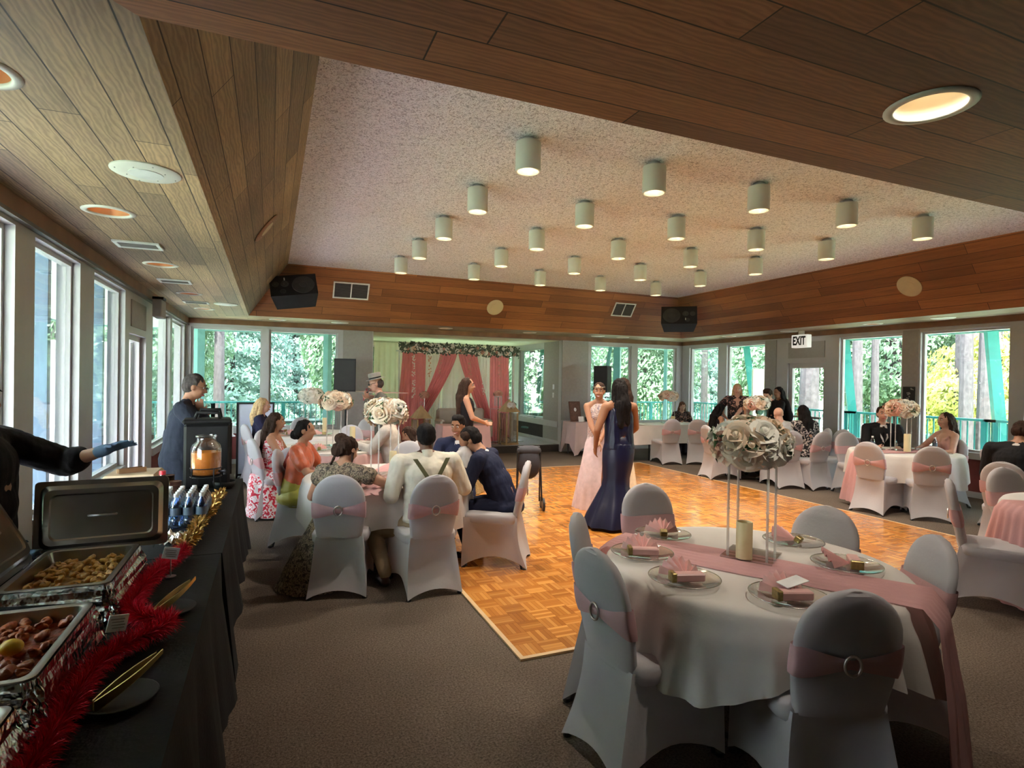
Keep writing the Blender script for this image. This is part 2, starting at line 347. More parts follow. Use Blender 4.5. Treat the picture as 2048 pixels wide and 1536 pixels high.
# roof: top slab and the eaves all round
AX0, AX1, AY = 1.93, 6.3, 14.9
m = MB(); m.b2((XL-.3, YN-.2, 3.6), (XR+.3, AY+.3, 3.7))
for p, q in (((-3.95, YN-2, 2.72), (XL-.1, AY, 2.86)), ((XR+.1, YN-2, 2.72), (12.2, AY, 2.86)), ((XL-.1, YB+.1, 2.72), (AX0-.1, AY, 2.86)), ((AX1+.1, YB+.1, 2.72), (XR+.1, AY, 2.86)), ((AX0-.16, AY+.1, 2.76), (AX1+.16, 17.0, 2.86)), ((AX0-.16, YB, 2.76), (AX1+.16, AY+.1, 2.86))): m.b2(p, q)
struct(m.build('roof', 'eave_white'))
m = MB()
for p, q in (((-4.0, YN-2, 2.69), (-3.95, AY+.05, 2.9)), ((12.2, YN-2, 2.69), (12.25, AY+.05, 2.9)), ((-4.0, AY, 2.69), (AX0-.1, AY+.05, 2.9)), ((AX1+.1, AY, 2.69), (12.25, AY+.05, 2.9))): m.b2(p, q)
struct(m.build('trim_5', 'gray_teal'))
# valances (wood strip) under the soffit along the walls + curtain track
def valance(name, a, b2, mat='wood_trim'): struct(MB().b2(a, b2).build(name, mat))
valance('trim_1', (XL-.12, YN, 2.6), (XL+.05, YB, ZS)); valance('trim_2', (XL, YB-.05, 2.62), (XR, YB+.12, ZS)); valance('trim_3', (XR-.05, YN, 2.62), (XR+.12, YB, ZS))
struct(MB().b2((XL+.05, YN, 2.575), (XL+.062, YB, 2.60)).b2((XL-.02, YN, 2.585), (XL+.05, YB, 2.599)).build('trim_4', 'track_metal'))

# ---------------------------------------------------------------- windows
def wall_seg(name, axis, p, lo, hi, z0, z1, th, mat, out):
    # slab of wall in plane axis=p, from lo..hi along the other axis; 'out' is the sign towards outside
    m = MB()
    if axis == 'x': m.b2((p, lo, z0), (p+out*th, hi, z1))
    else: m.b2((lo, p, z0), (hi, p+out*th, z1))
    return m
WN = [0]
def window(axis, p, lo, hi, z0, z1, out, dep=.085, fr=.035):
    WN[0] += 1; nm = 'window_%d' % WN[0]
    def P(a, d, z): return (p+out*d, a, z) if axis == 'x' else (a, p+out*d, z)
    m = MB(); f = fr
    m.b2(P(lo, dep-.03, z0), P(lo+f, dep+.03, z1)); m.b2(P(hi-f, dep-.03, z0), P(hi, dep+.03, z1))
    m.b2(P(lo+f, dep-.03, z0), P(hi-f, dep+.03, z0+f)); m.b2(P(lo+f, dep-.03, z1-f), P(hi-f, dep+.03, z1))
    o = struct(m.build(nm, 'white_paint'))
    g = MB().b2(P(lo+f, dep-.004, z0+f), P(hi-f, dep+.004, z1-f)).build('pane', 'window_glass', o)
    return o
Z0, Z1 = 0.68, 2.56
def wall(name, axis, p, lo, hi, out, openings, extra=(), th=.16, base='wall_red', post='white_paint'):
    """openings: (lo, hi, z0, z1); everything between is post; wall below the sill and a head above"""
    m = MB(); mats = [post, base, 'wall_gray']
    def P(a, d, z): return (p+out*d, a, z) if axis == 'x' else (a, p+out*d, z)
    cur = lo
    for (a, b, z0, z1) in sorted(openings):
        if a > cur: m.cur = 0; m.b2(P(cur, 0, 0), P(a, th, 2.62))
        if z0 > 0: m.cur = 1; m.b2(P(a, 0.02, 0), P(b, th, z0-.1)); m.cur = 0; m.b2(P(a, -.02, z0-.1), P(b, th, z0)); m.b2(P(a, 0.0, 0), P(b, .03, .09))
        m.cur = 0; m.b2(P(a, 0, z1), P(b, th, 2.62))
        cur = b
    if cur < hi: m.b2(P(cur, 0, 0), P(hi, th, 2.62))
    for (a, b, z0, z1) in extra: m.cur = 2; m.b2(P(a, -.012, z0), P(b, 0.02, z1))
    return struct(m.build(name, mats))
# left wall
LO = [(2.15, 2.6), (2.75, 4.42), (4.74, 5.72), (6.12, 7.30), (8.86, 10.28), (10.48, 11.85)]
ops = [(a, b, Z0, Z1) for a, b in LO] + [(7.5, 8.42, 0.0, 2.12)]
wall('wall_left', 'x', XL, YN, YB+.16, -1, ops, extra=[(7.56, 8.36, 2.2, 2.5)])
for a, b in LO: window('x', XL, a, b, Z0, Z1, -1)
# back wall (two bays of glass, grey panels, the stage recess)
BO = [(-1.36, -.16), (-.04, 1.23)]
wall('wall_back', 'y', YB, XL-.16, AX0, 1, [(a, b, Z0, Z1) for a, b in BO], extra=[(1.33, AX0-.02, 0, 2.62)])
BR = [(7.08, 8.24), (8.42, 9.62)]
wall('wall_back', 'y', YB, AX1, XR+.16, 1, [(a, b, Z0, Z1) for a, b in BR], extra=[(AX1, 7.0, 0.75, 2.62)])
for a, b in BO+BR: window('y', YB, a, b, Z0, Z1, 1)
# right wall
RO = [(1.8, 3.2), (3.4, 4.68), (4.86, 6.1), (6.4, 7.56), (9.32, 10.44), (10.72, 11.74)]
ops = [(a, b, Z0, Z1) for a, b in RO] + [(7.84, 8.72, 0.0, 2.1)]
wall('wall_right', 'x', XR, YN, YB+.16, 1, ops, extra=[(7.86, 8.7, 2.2, 2.52), (9.0, 9.3, 0, 2.6), (6.12, 6.38, 0, 2.6)])
for a, b in RO: window('x', XR, a, b, Z0, Z1, 1)
struct(MB().b2((XL-.2, YN-.16, 0), (XR+.2, YN, 2.75)).build('wall_near', 'wall_gray'))
# stage recess
struct(MB().b2((AX0-.16, YB+.16, 0), (AX0, AY, 2.75)).build('wall_recess_left', 'cream_paint'))
m = MB(); m.cur = 0
m.b2((AX1, YB+.16, 0), (AX1+.16, 12.98, 2.62)); m.cur = 1; m.b2((AX1, 12.98, 0), (AX1+.16, AY, .62)); m.cur = 2
m.b2((AX1-.02, YB+.16, .56), (AX1+.16, AY, .7)); m.b2((AX1, 12.98, 2.5), (AX1+.16, AY, 2.62)); m.b2((AX1, 14.55, .7), (AX1+.16, AY, 2.5)); m.b2((AX1-.015, YB, ST), (AX1, AY, ST+.07))
struct(m.build('wall_recess_right', ['wall_gray', 'wall_dark', 'white_paint']))
window('x', AX1, 13.02, 14.55, .7, 2.5, 1)
struct(MB().b2((AX0-.16, AY, 0), (AX1+.16, AY+.12, .7)).b2((AX0-.16, AY, 2.5), (AX1+.16, AY+.12, 2.75)).b2((AX0-.16, AY, .7), (AX0+.1, AY+.12, 2.5)).b2((3.2, AY, .7), (3.32, AY+.12, 2.5)).b2((4.7, AY, .7), (4.82, AY+.12, 2.5)).b2((AX1, AY, .7), (AX1+.16, AY+.12, 2.5)).build('wall_recess_back', 'cream_paint'))
for a, b in ((AX0+.1, 3.2), (3.32, 4.7), (4.82, AX1)): window('y', AY, a, b, .7, 2.5, 1, dep=.06)
struct(MB().b2((AX0-.16, YB+.12, 2.62), (AX1+.16, AY, 2.75)).build('ceiling_recess', 'cream_paint'))
m = MB(); m.cur = 0; m.b2((AX0, YB+.12, 0), (AX1, AY, ST-.01)); m.cur = 1; m.b2((AX0, YB+.10, 0), (AX1+.0, YB+.12, ST-.01)); m.cur = 2; m.b2((AX0, YB+.10, ST-.01), (AX1, AY, ST))
struct(m.build('floor_stage', ['stage_carpet', 'stage_carpet', 'stage_top']))
# doors
d = struct(MB().b2((XL-.06, 7.50, 0), (XL-.14, 7.56, 2.12)).b2((XL-.06, 8.36, 0), (XL-.14, 8.42, 2.12)).b2((XL-.06, 7.56, 2.06), (XL-.14, 8.36, 2.12)).build('door_1', 'white_paint'))
sm('steel', (0.45, 0.45, 0.46), 0.35, metal=0.9)
MB().b2((XL-.14, 8.30, .02), (XL-1.02, 8.345, 2.05)).build('door_leaf', 'white_paint', d)
for z in (.35, 1.15, 1.85): MB().b2((XL-.02, 7.558, z), (XL-.12, 7.566, z+.1)).build('hinge', 'steel', d)
MB().b2((XL-.85, 8.27, 1.02), (XL-.95, 8.30, 1.06)).build('door_handle', 'steel', d)
m = MB(); m.b2((XR+.05, 7.84, 0), (XR+.12, 7.92, 2.1)).b2((XR+.05, 8.64, 0), (XR+.12, 8.72, 2.1)).b2((XR+.05, 7.92, 2.0), (XR+.12, 8.64, 2.1)).b2((XR+.05, 7.92, 0), (XR+.12, 8.64, .22))
d = struct(m.build('door_2', 'white_paint')); MB().b2((XR+.08, 7.92, .22), (XR+.09, 8.64, 2.0)).build('pane', 'window_glass', d)
MB().b2((XR+.0, 7.95, 1.0), (XR+.05, 8.6, 1.04)).build('push_bar', 'steel', d)
# ---------------------------------------------------------------- outside
sm('fin_blue', (0.07, 0.13, 0.20), 0.5, var=0.08)
m = MB(); m.b2((-4.3, YN-2, -.14), (XL-.16, 14.9, -.02)).b2((XR+.16, YN-2, -.14), (12.3, 14.9, -.02)).b2((XL-.16, YB+.16, -.14), (AX0-.16, 14.9, -.02)).b2((AX1+.16, YB+.16, -.14), (XR+.16, 14.9, -.02))
struct(m.build('deck', 'deck'))
struct(MB().b2((-70, -30, -.5), (90, 110, -.35)).build('lawn', 'grass'))
struct(MB().b2((-70, 27, -.36), (90, 32, -.33)).b2((24, -30, -.36), (29, 27, -.33)).build('road', 'road'))
def railing(p, q, name, label, z1=1.06, gap=.12):
    p = Vector(p); q = Vector(q); d = q-p; L_ = d.length; u = d/L_; n = max(1, int(L_/gap)); rot = Matrix.Rotation(math.atan2(u.y, u.x), 4, 'Z'); c = (p+q)/2
    t = thing('deck_railing', label, 'railing', (0, 0, 0), 0, name)
    MB().box((c.x, c.y, z1), (L_, .09, .045), rot).build('top_rail', 'teal', t)
    MB().box((c.x, c.y, .12), (L_, .05, .05), rot).build('bottom_rail', 'teal', t)
    m = MB()
    for i in range(n+1):
        a = p+u*(L_*i/n); m.box((a.x, a.y, .58), (.02, .02, .9), rot)
    tag_o = m.build('balusters', 'teal', t); tag_o['kind'] = 'stuff'
    for k in range(3):
        a = p+u*(L_*k/2); MB().box((a.x, a.y, .52), (.08, .08, 1.08), rot).build('rail_post', 'teal', t)
segs = [((-4.2, y, 0), (-4.2, y+3.1, 0), 'teal deck railing beyond the left windows, bay %s' % w_) for y, w_ in ((2.2, 'nearest the buffet'), (5.3, 'beside the serving person'), (8.4, 'outside the open door'), (11.5, 'at the far left corner'))]
segs += [((-4.2, 14.6, 0), (-1.2, 14.6, 0), 'teal railing behind the corner post of the back left windows'), ((-1.2, 14.6, 0), (1.75, 14.6, 0), 'teal railing behind the framed white board and back left window')]
segs += [((6.5, 14.6, 0), (9.4, 14.6, 0), 'teal railing behind the speaker at the back right window'), ((9.4, 14.6, 0), (12.1, 14.6, 0), 'teal railing at the back right corner of the deck')]
segs += [((12.15, y, 0), (12.15, y+3.0, 0), 'teal railing outside the right windows, %s' % w_) for y, w_ in ((11.6, 'furthest bay by the corner'), (8.9, 'behind the standing blonde woman'), (6.2, 'behind the seated couple'), (3.4, 'nearest the right edge of the photo'))]
for a, b_, l_ in segs: railing(a, b_, 'teal deck railings round the building', l_)
def epost(name, a, b_, s_, mat, label):
    o = MB().tube([a, b_], s_, 4).build(name, mat); tag(o, label, 'post', 'posts under the eaves'); return o
epost('deck_post', (12.5, 9.15, -.02), (12.1, 9.2, 2.7), .12, 'teal', 'leaning bright teal post just right of the exit door')
epost('deck_post', (12.5, 6.25, -.02), (12.1, 6.3, 2.7), .12, 'teal', 'leaning bright teal post behind the right hand window, right of two trunks')
epost('deck_post', (12.5, 12.05, -.02), (12.1, 12.15, 2.7), .12, 'teal', 'leaning bright teal post behind the standing blonde woman')
epost('deck_post', (9.45, 14.5, -.02), (9.45, 14.5, 2.7), .14, 'gray_teal', 'upright blue-green post behind the tall black speaker')
epost('deck_post', (8.85, 14.7, -.02), (9.15, 14.4, 2.7), .06, 'gray_teal', 'thin slanting green brace left of the upright post behind the speaker')
epost('deck_post', (11.2, 14.5, -.02), (11.2, 14.5, 2.7), .07, 'gray_teal', 'slim green post in the pane left of the room corner')
epost('deck_post', (-1.5, 14.5, -.02), (-1.5, 14.5, 2.7), .13, 'gray_teal', 'grey green post in the pane above the man in the dark suit')
epost('deck_post', (1.25, 14.5, -.02), (1.25, 14.5, 2.7), .10, 'gray_teal', 'green post beside the black speaker on the left')
epost('deck_post', (6.7, 14.4, -.02), (6.98, 14.4, 2.7), .08, 'teal', 'green slanting post seen through the window beside the stage')
for y in (5.62, 7.22): struct(MB().b2((XL-.55, y-.05, 0), (XL-.17, y+.02, 2.7)).build('trim_6', 'fin_blue'))
# white garden panel outside by the exit door
tag(MB().b2((11.2, 11.0, 0), (11.9, 11.05, 2.05)).build('door_panel', 'cream_paint'), 'pale green board standing on the deck left of the exit door', 'panel')
def picnic(x, y, rz, label):
    t = thing('picnic_table', label, 'table', (x, y, -.02), rz, 'picnic tables on the deck')
    MB().b2((-.8, -.35, .70), (.8, .35, .75)).build('tabletop', 'gray_teal', t)
    for s_ in (-1, 1):
        MB().b2((-.8, s_*.6, .42), (.8, s_*.85, .46)).build('bench', 'gray_teal', t)
        MB().tube([(s_*.6, -.7, 0), (s_*.6, -.2, .7)], .03, 6).tube([(s_*.6, .7, 0), (s_*.6, .2, .7)], .03, 6).tube([(s_*.6, -.7, .42), (s_*.6, .7, .42)], .03, 6).build('leg_frame', 'gray_teal', t)
picnic(.3, 13.3, .1, 'teal picnic table outside behind the framed white board'); picnic(8.2, 13.4, 0, 'teal picnic table outside behind the gift table'); picnic(7.2, 13.5, .3, 'picnic table seen low through the window beside the stage')
# trees
def crown(n, h, r, seed, kind):
    rd = random.Random(seed); v = []; f = []
    for i in range(n):
        if kind == 'fir':
            z = h*(rd.random()**1.15); rr = r*(1-(z/h)**2)*0.95+.15; a = rd.random()*2*PI
            lay = .55+.45*abs(math.sin(z*3.3+a*2)); d_ = rr*lay*(.45+.55*rd.random()**.5); z -= d_*.32
        else:
            th = math.acos(2*rd.random()-1); a = rd.random()*2*PI; bl = 1+.25*math.sin(a*3+seed)*math.sin(th*4)
            d_ = r*math.sin(th)*bl*(.7+.3*rd.random()); z = h/2+h/2*math.cos(th)*bl*(.75+.25*rd.random())
        c = Vector((d_*math.cos(a), d_*math.sin(a), z)); s_ = (.05+.08*rd.random())*(1 if kind == 'fir' else .75)
        nrm = Vector((math.cos(a)*.8+rd.uniform(-.6, .6), math.sin(a)*.8+rd.uniform(-.6, .6), .5+rd.uniform(-.6, .6))).normalized()
        t1 = nrm.cross(Vector((rd.uniform(-1, 1), rd.uniform(-1, 1), .3))).normalized()*s_; t2 = nrm.cross(t1).normalized()*s_*.55
        k = len(v); v += [tuple(c-t1), tuple(c+t2*1.1-t1*.2), tuple(c+t1*1.2-Vector((0, 0, .05))), tuple(c-t2-t1*.1)]; f.append([k, k+1, k+2, k+3])
    me = bpy.data.meshes.new('foliage'); me.from_pydata(v, [], f); me.update(); return me
FIR = [crown(24000, 11, 2.75, 1, 'fir'), crown(24000, 12, 2.65, 2, 'fir')]
DEC = [crown(20000, 6.5, 2.1, 3, 'dec'), crown(6000, 2.6, 1.5, 4, 'dec')]
trm = MB().tube([(0, 0, -.1), (.05, 0, 3), (0, .08, 7), (0, 0, 11)], [.30, .24, .18, .05], 10).build('trunk_src', 'bark'); TRK = trm.data; bpy.data.objects.remove(trm)
def tree(x, y, me, mat, s_, rz, label, z=0, trunk=True, ts=1.0):
    t = thing('tree', label, 'tree', (x, y, -.35), rz, None); t.scale = (s_, s_, s_)
    me2 = me if me.materials else me
    if not me.materials: me.materials.append(MATS[mat])
    o = bpy.data.objects.new('foliage', me); COL.objects.link(o); o.parent = t; o.location = (0, 0, z)
    if me.materials[0].name != mat: o.material_slots[0].link = 'OBJECT'; o.material_slots[0].material = MATS[mat]
    if trunk:
        k = bpy.data.objects.new('trunk', TRK); COL.objects.link(k); k.parent = t; k.scale = (ts, ts, 1)
    return t
G1 = 'dense green conifers beyond the lawn'; rt = random.Random(11)
zones = []
for r_ in range(3):
    for i in range(10): zones.append((-24+i*5.6+(2.8 if r_ % 2 else 0), 24.6+r_*6.0, ('in the front row behind the back wall', 'in the middle row behind the back wall', 'in the far row behind the back wall')[r_]))
    for i in range(5): zones.append((23.0+r_*6.0, 15.5-i*5.6+(2.8 if r_ % 2 else 0), ('in the front row', 'in the middle row', 'in the far row')[r_] + ' outside the right windows'))
for i in range(5): zones.append((-11.0-i*.8, 1.5+i*5.6, 'outside the left windows'))
for i in range(3): zones.append((-17.5-i*.8, 4.3+i*5.6, 'further out beyond the left windows'))
for i, (x, y, wh) in enumerate(zones):
    t = tree(x, y, FIR[i % 2], 'leaf_fir', rt.uniform(.88, 1.0), rt.uniform(0, 6), 'dense drooping green conifer ' + wh, z=rt.uniform(-.6, .3), ts=rt.uniform(.8, 1.3)); t['group'] = 'conifers ' + wh
for x, y in ((16.4, 14.8), (18.8, 12.6), (17.9, 5.0), (17.6, -.6), (14.2, 19.6), (8.8, 18.6), (2.6, 18.4), (-3.2, 18.2), (-7.4, 12.0)):
    t = tree(x, y, DEC[0], 'leaf_bush', 1.0, x, 'bright leafy broadleaf tree on the lawn edge', z=.6); t['group'] = 'broadleaf trees at the lawn edge'
t = tree(17.0, 9.45, DEC[1], 'leaf_yellow', .8, 1, 'low yellow-green maple between the two trunks outside the right window', z=.6); t = tree(18.6, 9.6, DEC[1], 'leaf_yellow', 1.0, 2, 'yellow maple further off, outside the right window', z=1.0)
for i, (x, y, r_, l_) in enumerate(((14.2, 11.9, .75, 'thick grey trunk seen through the exit door'), (15.0, 11.0, .42, 'grey trunk behind the man in the dark suit'), (15.6, 10.9, .30, 'thinner grey trunk behind the man in the dark suit'), (15.4, 8.5, .42, 'left of two grey trunks in the right hand window'), (15.6, 8.25, .40, 'right of two grey trunks in the right hand window'), (-5.4, 18.8, .8, 'broad blue-grey trunk seen through the left window'), (2.4, 21, .3, 'slim pale trunk behind the back left windows'), (14.2, 16.2, .35, 'grey trunk left of the room corner'), (-1.3, 17.5, .4, 'slim trunk in the back left window, above the suited man'))):
    if not l_: continue
    o = bpy.data.objects.new('bare_tree', TRK); COL.objects.link(o); o.location = (x, y, -.4); o.scale = (r_*1.3, r_*1.3, 1); o.rotation_euler = (0, 0, i); tag(o, l_, 'tree', 'bare trunks near the deck')
# ---------------------------------------------------------------- ceiling fixtures
sm('lamp_white', (0.62, 0.62, 0.55), 0.45, var=0.03); sm('reflector', (0.85, 0.8, 0.7), 0.25, metal=0.6, var=0.02)
sm('copper', (0.75, 0.36, 0.18), 0.35, metal=0.5, var=0.05)
sm('bulb_glow', (1, 0.9, 0.7), 0.5, emit=(1, 0.84, 0.6, 7.0)); sm('bulb_dim', (1, 0.9, 0.7), 0.5, emit=(1, 0.7, 0.4, 2.0))
sm('black_plastic', (0.012, 0.012, 0.013), 0.55, spec=0.3, var=0.2); sm('speaker_cone', (0.035, 0.034, 0.033), 0.6, var=0.3)
sm('grille_dark', (0.03, 0.03, 0.03), 0.7); sm('vent_white', (0.62, 0.64, 0.62), 0.5); sm('rope', (0.42, 0.28, 0.18), 0.8)
sm('cream_plastic', (0.50, 0.42, 0.26), 0.6, var=.05)
PXs = [1.83, 3.02, 4.21, 5.40, 6.60]; PYs = [4.11, 5.30, 6.48, 7.67, 8.87]
col_w = ['leftmost file', 'second file from the left', 'middle file', 'fourth file from the left', 'rightmost file']
row_w = ['nearest row', 'second row from the camera', 'third row from the camera', 'fourth row from the camera', 'farthest row']
def spot(loc, en, size=1.9, col=(1, .88, .73), rad=.045):
    d_ = bpy.data.lights.new('lamp_light', 'SPOT'); d_.energy = en; d_.spot_size = size; d_.spot_blend = .8; d_.color = col; d_.shadow_soft_size = rad
    o = bpy.data.objects.new('lamp_light', d_); COL.objects.link(o); o.location = loc; return o
t0 = thing('pendant_lamp', '', 'ceiling lamp', (PXs[0], PYs[0], ZC), 0, 'white cylinder ceiling lamps')
m = MB().lathe([(.052, 0), (.056, -.012), (.056, -.03), (.05, -.034)], 20); m.build('canopy', 'steel', t0, True, auto=40)
m = MB().lathe([(.02, -.034), (.098, -.036), (.1, -.04), (.1, -.262), (.094, -.264), (.088, -.262), (.08, -.13), (.05, -.11)], 28, cap0=True, cap1=True); m.build('shade', 'lamp_white', t0, True, auto=35)
m = MB().lathe([(.086, -.258), (.078, -.17), (.055, -.135)], 24, cap0=False, cap1=False); m.build('reflector', 'reflector', t0, True)
MB().ball((0, 0, -.175), (.048, .048, .045), 14, 8).build('bulb', 'bulb_glow', t0, True)
for j, y in enumerate(PYs):
    for i, x in enumerate(PXs):
        l_ = 'white cylinder ceiling lamp, %s and %s' % (row_w[j], col_w[i])
        if i == j == 0: t0['label'] = l_
        else: dup(t0, (x, y, ZC), 0, l_)
        spot((x, y, ZC-.235), 62)
def downlight(x, y, label, mat='copper', bulb='bulb_dim', en=0):
    t = thing('recessed_downlight', label, 'ceiling light', (x, y, ZS), 0, 'recessed lights in the wooden soffit')
    MB().lathe([(.116, .004), (.116, -.006), (.125, -.010), (.150, -.004), (.150, .001)], 32, cap0=False, cap1=False).build('trim_ring', 'lamp_white', t, True)
    MB().lathe([(.1165, 0), (.112, .05), (.095, .14), (.06, .19), (.03, .2)], 32, cap0=False).build('reflector', mat, t, True)
    MB().ball((0, 0, .155), (.04, .04, .03), 12, 6).build('bulb', bulb, t, True)
    if en: spot((x, y, ZS+.10), en, 1.8)
sm('gold_reflector', (0.85, 0.74, 0.55), 0.4, metal=0.5, var=0.03)
downlight(2.26, 1.39, 'large lit downlight with golden reflector in the dark wooden ceiling at top right', 'gold_reflector', 'bulb_glow', 34)
downlight(4.7, 1.39, 'recessed downlight of the near wooden ceiling beyond the right edge', 'gold_reflector'); downlight(7.1, 1.39, 'recessed downlight of the near wooden ceiling at the far right', 'gold_reflector')
for y, w_ in ((2.57, 'cut by the left edge of the photo'), (4.45, 'between the round speaker and the first vent'), (6.35, 'between the first and second vents'), (8.43, 'between the second and third vents'), (10.24, 'farthest, near the back left corner')):
    downlight(-.98, y, 'copper lined downlight in the left wooden soffit, ' + w_)
for x, w_ in ((.1, 'at its left end'), (3.3, 'above the stage drapes'), (5.2, 'above the right end of the stage'), (7.6, 'near its right end')): downlight(x, 11.45, 'small recessed downlight in the back soffit, ' + w_)
for y, w_ in ((6.6, 'above the window right of the exit sign'), (9.9, 'near the room corner')): downlight(9.35, y, 'small recessed downlight in the right soffit, ' + w_)
def cspeaker(loc, label, mat='lamp_white', mat2='vent_white', up=(0, 0, -1), r=.16, gr='ceiling speakers'):
    t = thing('ceiling_speaker', label, 'speaker', loc, 0, gr)
    q = Vector((0, 0, 1)).rotation_difference(Vector(up)).to_matrix().to_4x4()
    m = MB(); m.X = q; m.lathe([(r, 0), (r, .006), (r*.93, .012), (r*.5, .014)], 32); m.build('faceplate', mat, t, True, auto=40)
    m = MB(); m.X = q; m.lathe([(r*.5, .013), (r*.5, .017), (r*.1, .019)], 24); m.build('grille', mat2, t, True, auto=40)
    m = MB(); m.X = q
    for k in range(8): m.lathe([(.004, .01), (.003, .016)], 6, (r*(.85 if k % 2 else .62)*math.cos(k*PI/4+.4), r*(.85 if k % 2 else .62)*math.sin(k*PI/4+.4), 0))
    m.build('screws', 'steel', t)
cspeaker((-.61, 3.49, ZS), 'round white ceiling speaker with grey grille in the near left soffit')
cspeaker((-.62, 9.38, ZS), 'round pale ceiling speaker at the far end of the left soffit')
cspeaker((1.2, 11.4, ZS), 'round pale ceiling speaker in the back soffit left of the stage'); cspeaker((6.9, 11.4, ZS), 'round pale ceiling speaker in the back soffit right of the stage')
cspeaker((9.35, 5.5, ZS), 'round white ceiling speaker in the right soffit, the nearer one'); cspeaker((9.35, 8.3, ZS), 'round pale ceiling speaker in the right soffit near the exit sign')
nb = Vector((0, -.84, -.6)).normalized()
def onback(x, f, off=.0): # point on the back upstand at fraction f of its height
    return Vector((x, SY1+(CY1-SY1)*f, ZS+(ZC-ZS)*f)) + Vector((0, -.804, -.594))*off
def onright(y, f, off=.0): return Vector((SX1+(CX1-SX1)*f, y, ZS+(ZC-ZS)*f)) + Vector((-.804, 0, -.594))*off
def onleft(y, f, off=.0): return Vector((SX0+(CX0-SX0)*f, y, ZS+(ZC-ZS)*f)) + Vector((.809, 0, -.588))*off
cspeaker(onback(4.08, .47, .004), 'round cream speaker in the middle of the back wooden upstand', 'cream_plastic', 'cream_plastic', (0, -.804, -.594), .17)
cspeaker(onright(5.52, .5, .004), 'round cream speaker on the right wooden upstand', 'cream_plastic', 'cream_plastic', (-.804, 0, -.594), .17)
cspeaker(onleft(6.2, .5, .004), 'round brown speaker on the left wooden upstand, seen nearly edge on', 'wood_trim', 'cream_plastic', (.809, 0, -.588), .17)
def vent(loc, X, Yv, w_, h, label, n=2, name='air_vent', fr='vent_white'):
    t = thing(name, label, 'vent', loc, 0, 'air vents'); X = Vector(X).normalized(); Yv = Vector(Yv).normalized(); N = X.cross(Yv)
    R = Matrix((X, Yv, N)).transposed().to_4x4()
    m = MB(); m.X = R; e = .025
    for sx in (-1, 1): m.box((sx*(w_/2-e/2), 0, .006), (e, h, .014))
    for sy in (-1, 1): m.box((0, sy*(h/2-e/2), .006), (w_-2*e, e, .014))
    if n == 2: m.box((0, 0, .006), (.02, h-2*e, .012))
    m.build('frame', fr, t)
    m = MB(); m.X = R; m.box((0, 0, .001), (w_-.02, h-.02, .002)); m.build('backing', 'grille_dark', t)
    m = MB(); m.X = R; k = 12
    for i in range(k): m.box((0, -h/2+e+(h-2*e)*(i+.5)/k, .004), (w_-2*e, .005, .006), Matrix.Rotation(.6, 4, 'X'))
    m.build('slats', 'track_metal', t)
for y, w_ in ((5.46, 'nearest'), (7.38, 'second from the camera'), (9.34, 'farthest')): vent((-1.0, y, ZS-.002), (1, 0, 0), (0, -1, 0), .32, .24, 'white framed rectangular vent in the left soffit, ' + w_, 1)
vent(onback(1.30, .60, .002), (1, 0, 0), (0, -.6, .8), .62, .33, 'double black air vent behind the left hanging speaker', 2)
vent(onback(7.02, .62, .002), (1, 0, 0), (0, -.6, .8), .52, .33, 'double black air vent left of the right hanging speaker', 2)
# hanging loudspeakers
def pa(loc, rot, label, mir=1):
    t = thing('hanging_speaker', label, 'speaker', loc); t.rotation_euler = rot
    m = MB(); m.rings([[(-.36, .19, z), (.36, .19, z), (.36, -.17, z), (-.36, -.17, z)] if 0 else [(-.30, .16, z), (.30, .16, z), (.36, -.18, z), (-.36, -.18, z)] for z in (-.21, .21)]); m.build('cabinet', 'black_plastic', t)
    R = Matrix.Rotation(PI/2, 4, 'X')
    m = MB(); m.X = Matrix.Translation((mir*.15, -.181, -.01)) @ R; m.lathe([(.175, 0), (.172, .012), (.15, .012), (.06, -.03+.04), (.055, .02), (.01, .03)], 32); m.build('woofer', 'speaker_cone', t, True, auto=30)
    m = MB(); m.X = Matrix.Translation((-mir*.13, -.181, .03)) @ R; m.lathe([(.062, 0), (.06, .01), (.03, .004), (.01, .016)], 24); m.build('midrange', 'speaker_cone', t, True, auto=30)
    m = MB(); m.X = Matrix.Translation((-mir*.27, -.181, .03)) @ R; m.lathe([(.055, 0), (.052, .01), (.02, .008), (.008, .016)], 24); m.build('tweeter', 'speaker_cone', t, True, auto=30)
    m = MB(); m.X = Matrix.Translation((-mir*.17, -.181, -.12)) @ R; m.lathe([(.045, 0), (.042, .005), (.036, -.02)], 20); m.build('bass_port', 'grille_dark', t, True, auto=30)
    MB().box((-mir*.13, -.185, .13 if mir > 0 else -.10), (.016, .006, .05)).build('badge', 'vent_white', t)
    m = MB()
    for s_ in (-1, 1): m.tube([(s_*.28, .02, .21), (s_*.29, .04, .26), (s_*.27, .05, .34)], .012, 6)
    m.build('straps', 'rope', t)
    return t
pa((.34, 10.15, 3.06), (math.radians(-32), math.radians(-8), math.radians(-3)), 'black loudspeaker hung from ropes at the back left corner of the raised ceiling', 1)
pa((7.93, 9.85, 3.00), (math.radians(-26), 0, math.radians(-38)), 'black loudspeaker hung at the back right corner of the raised ceiling', -1)
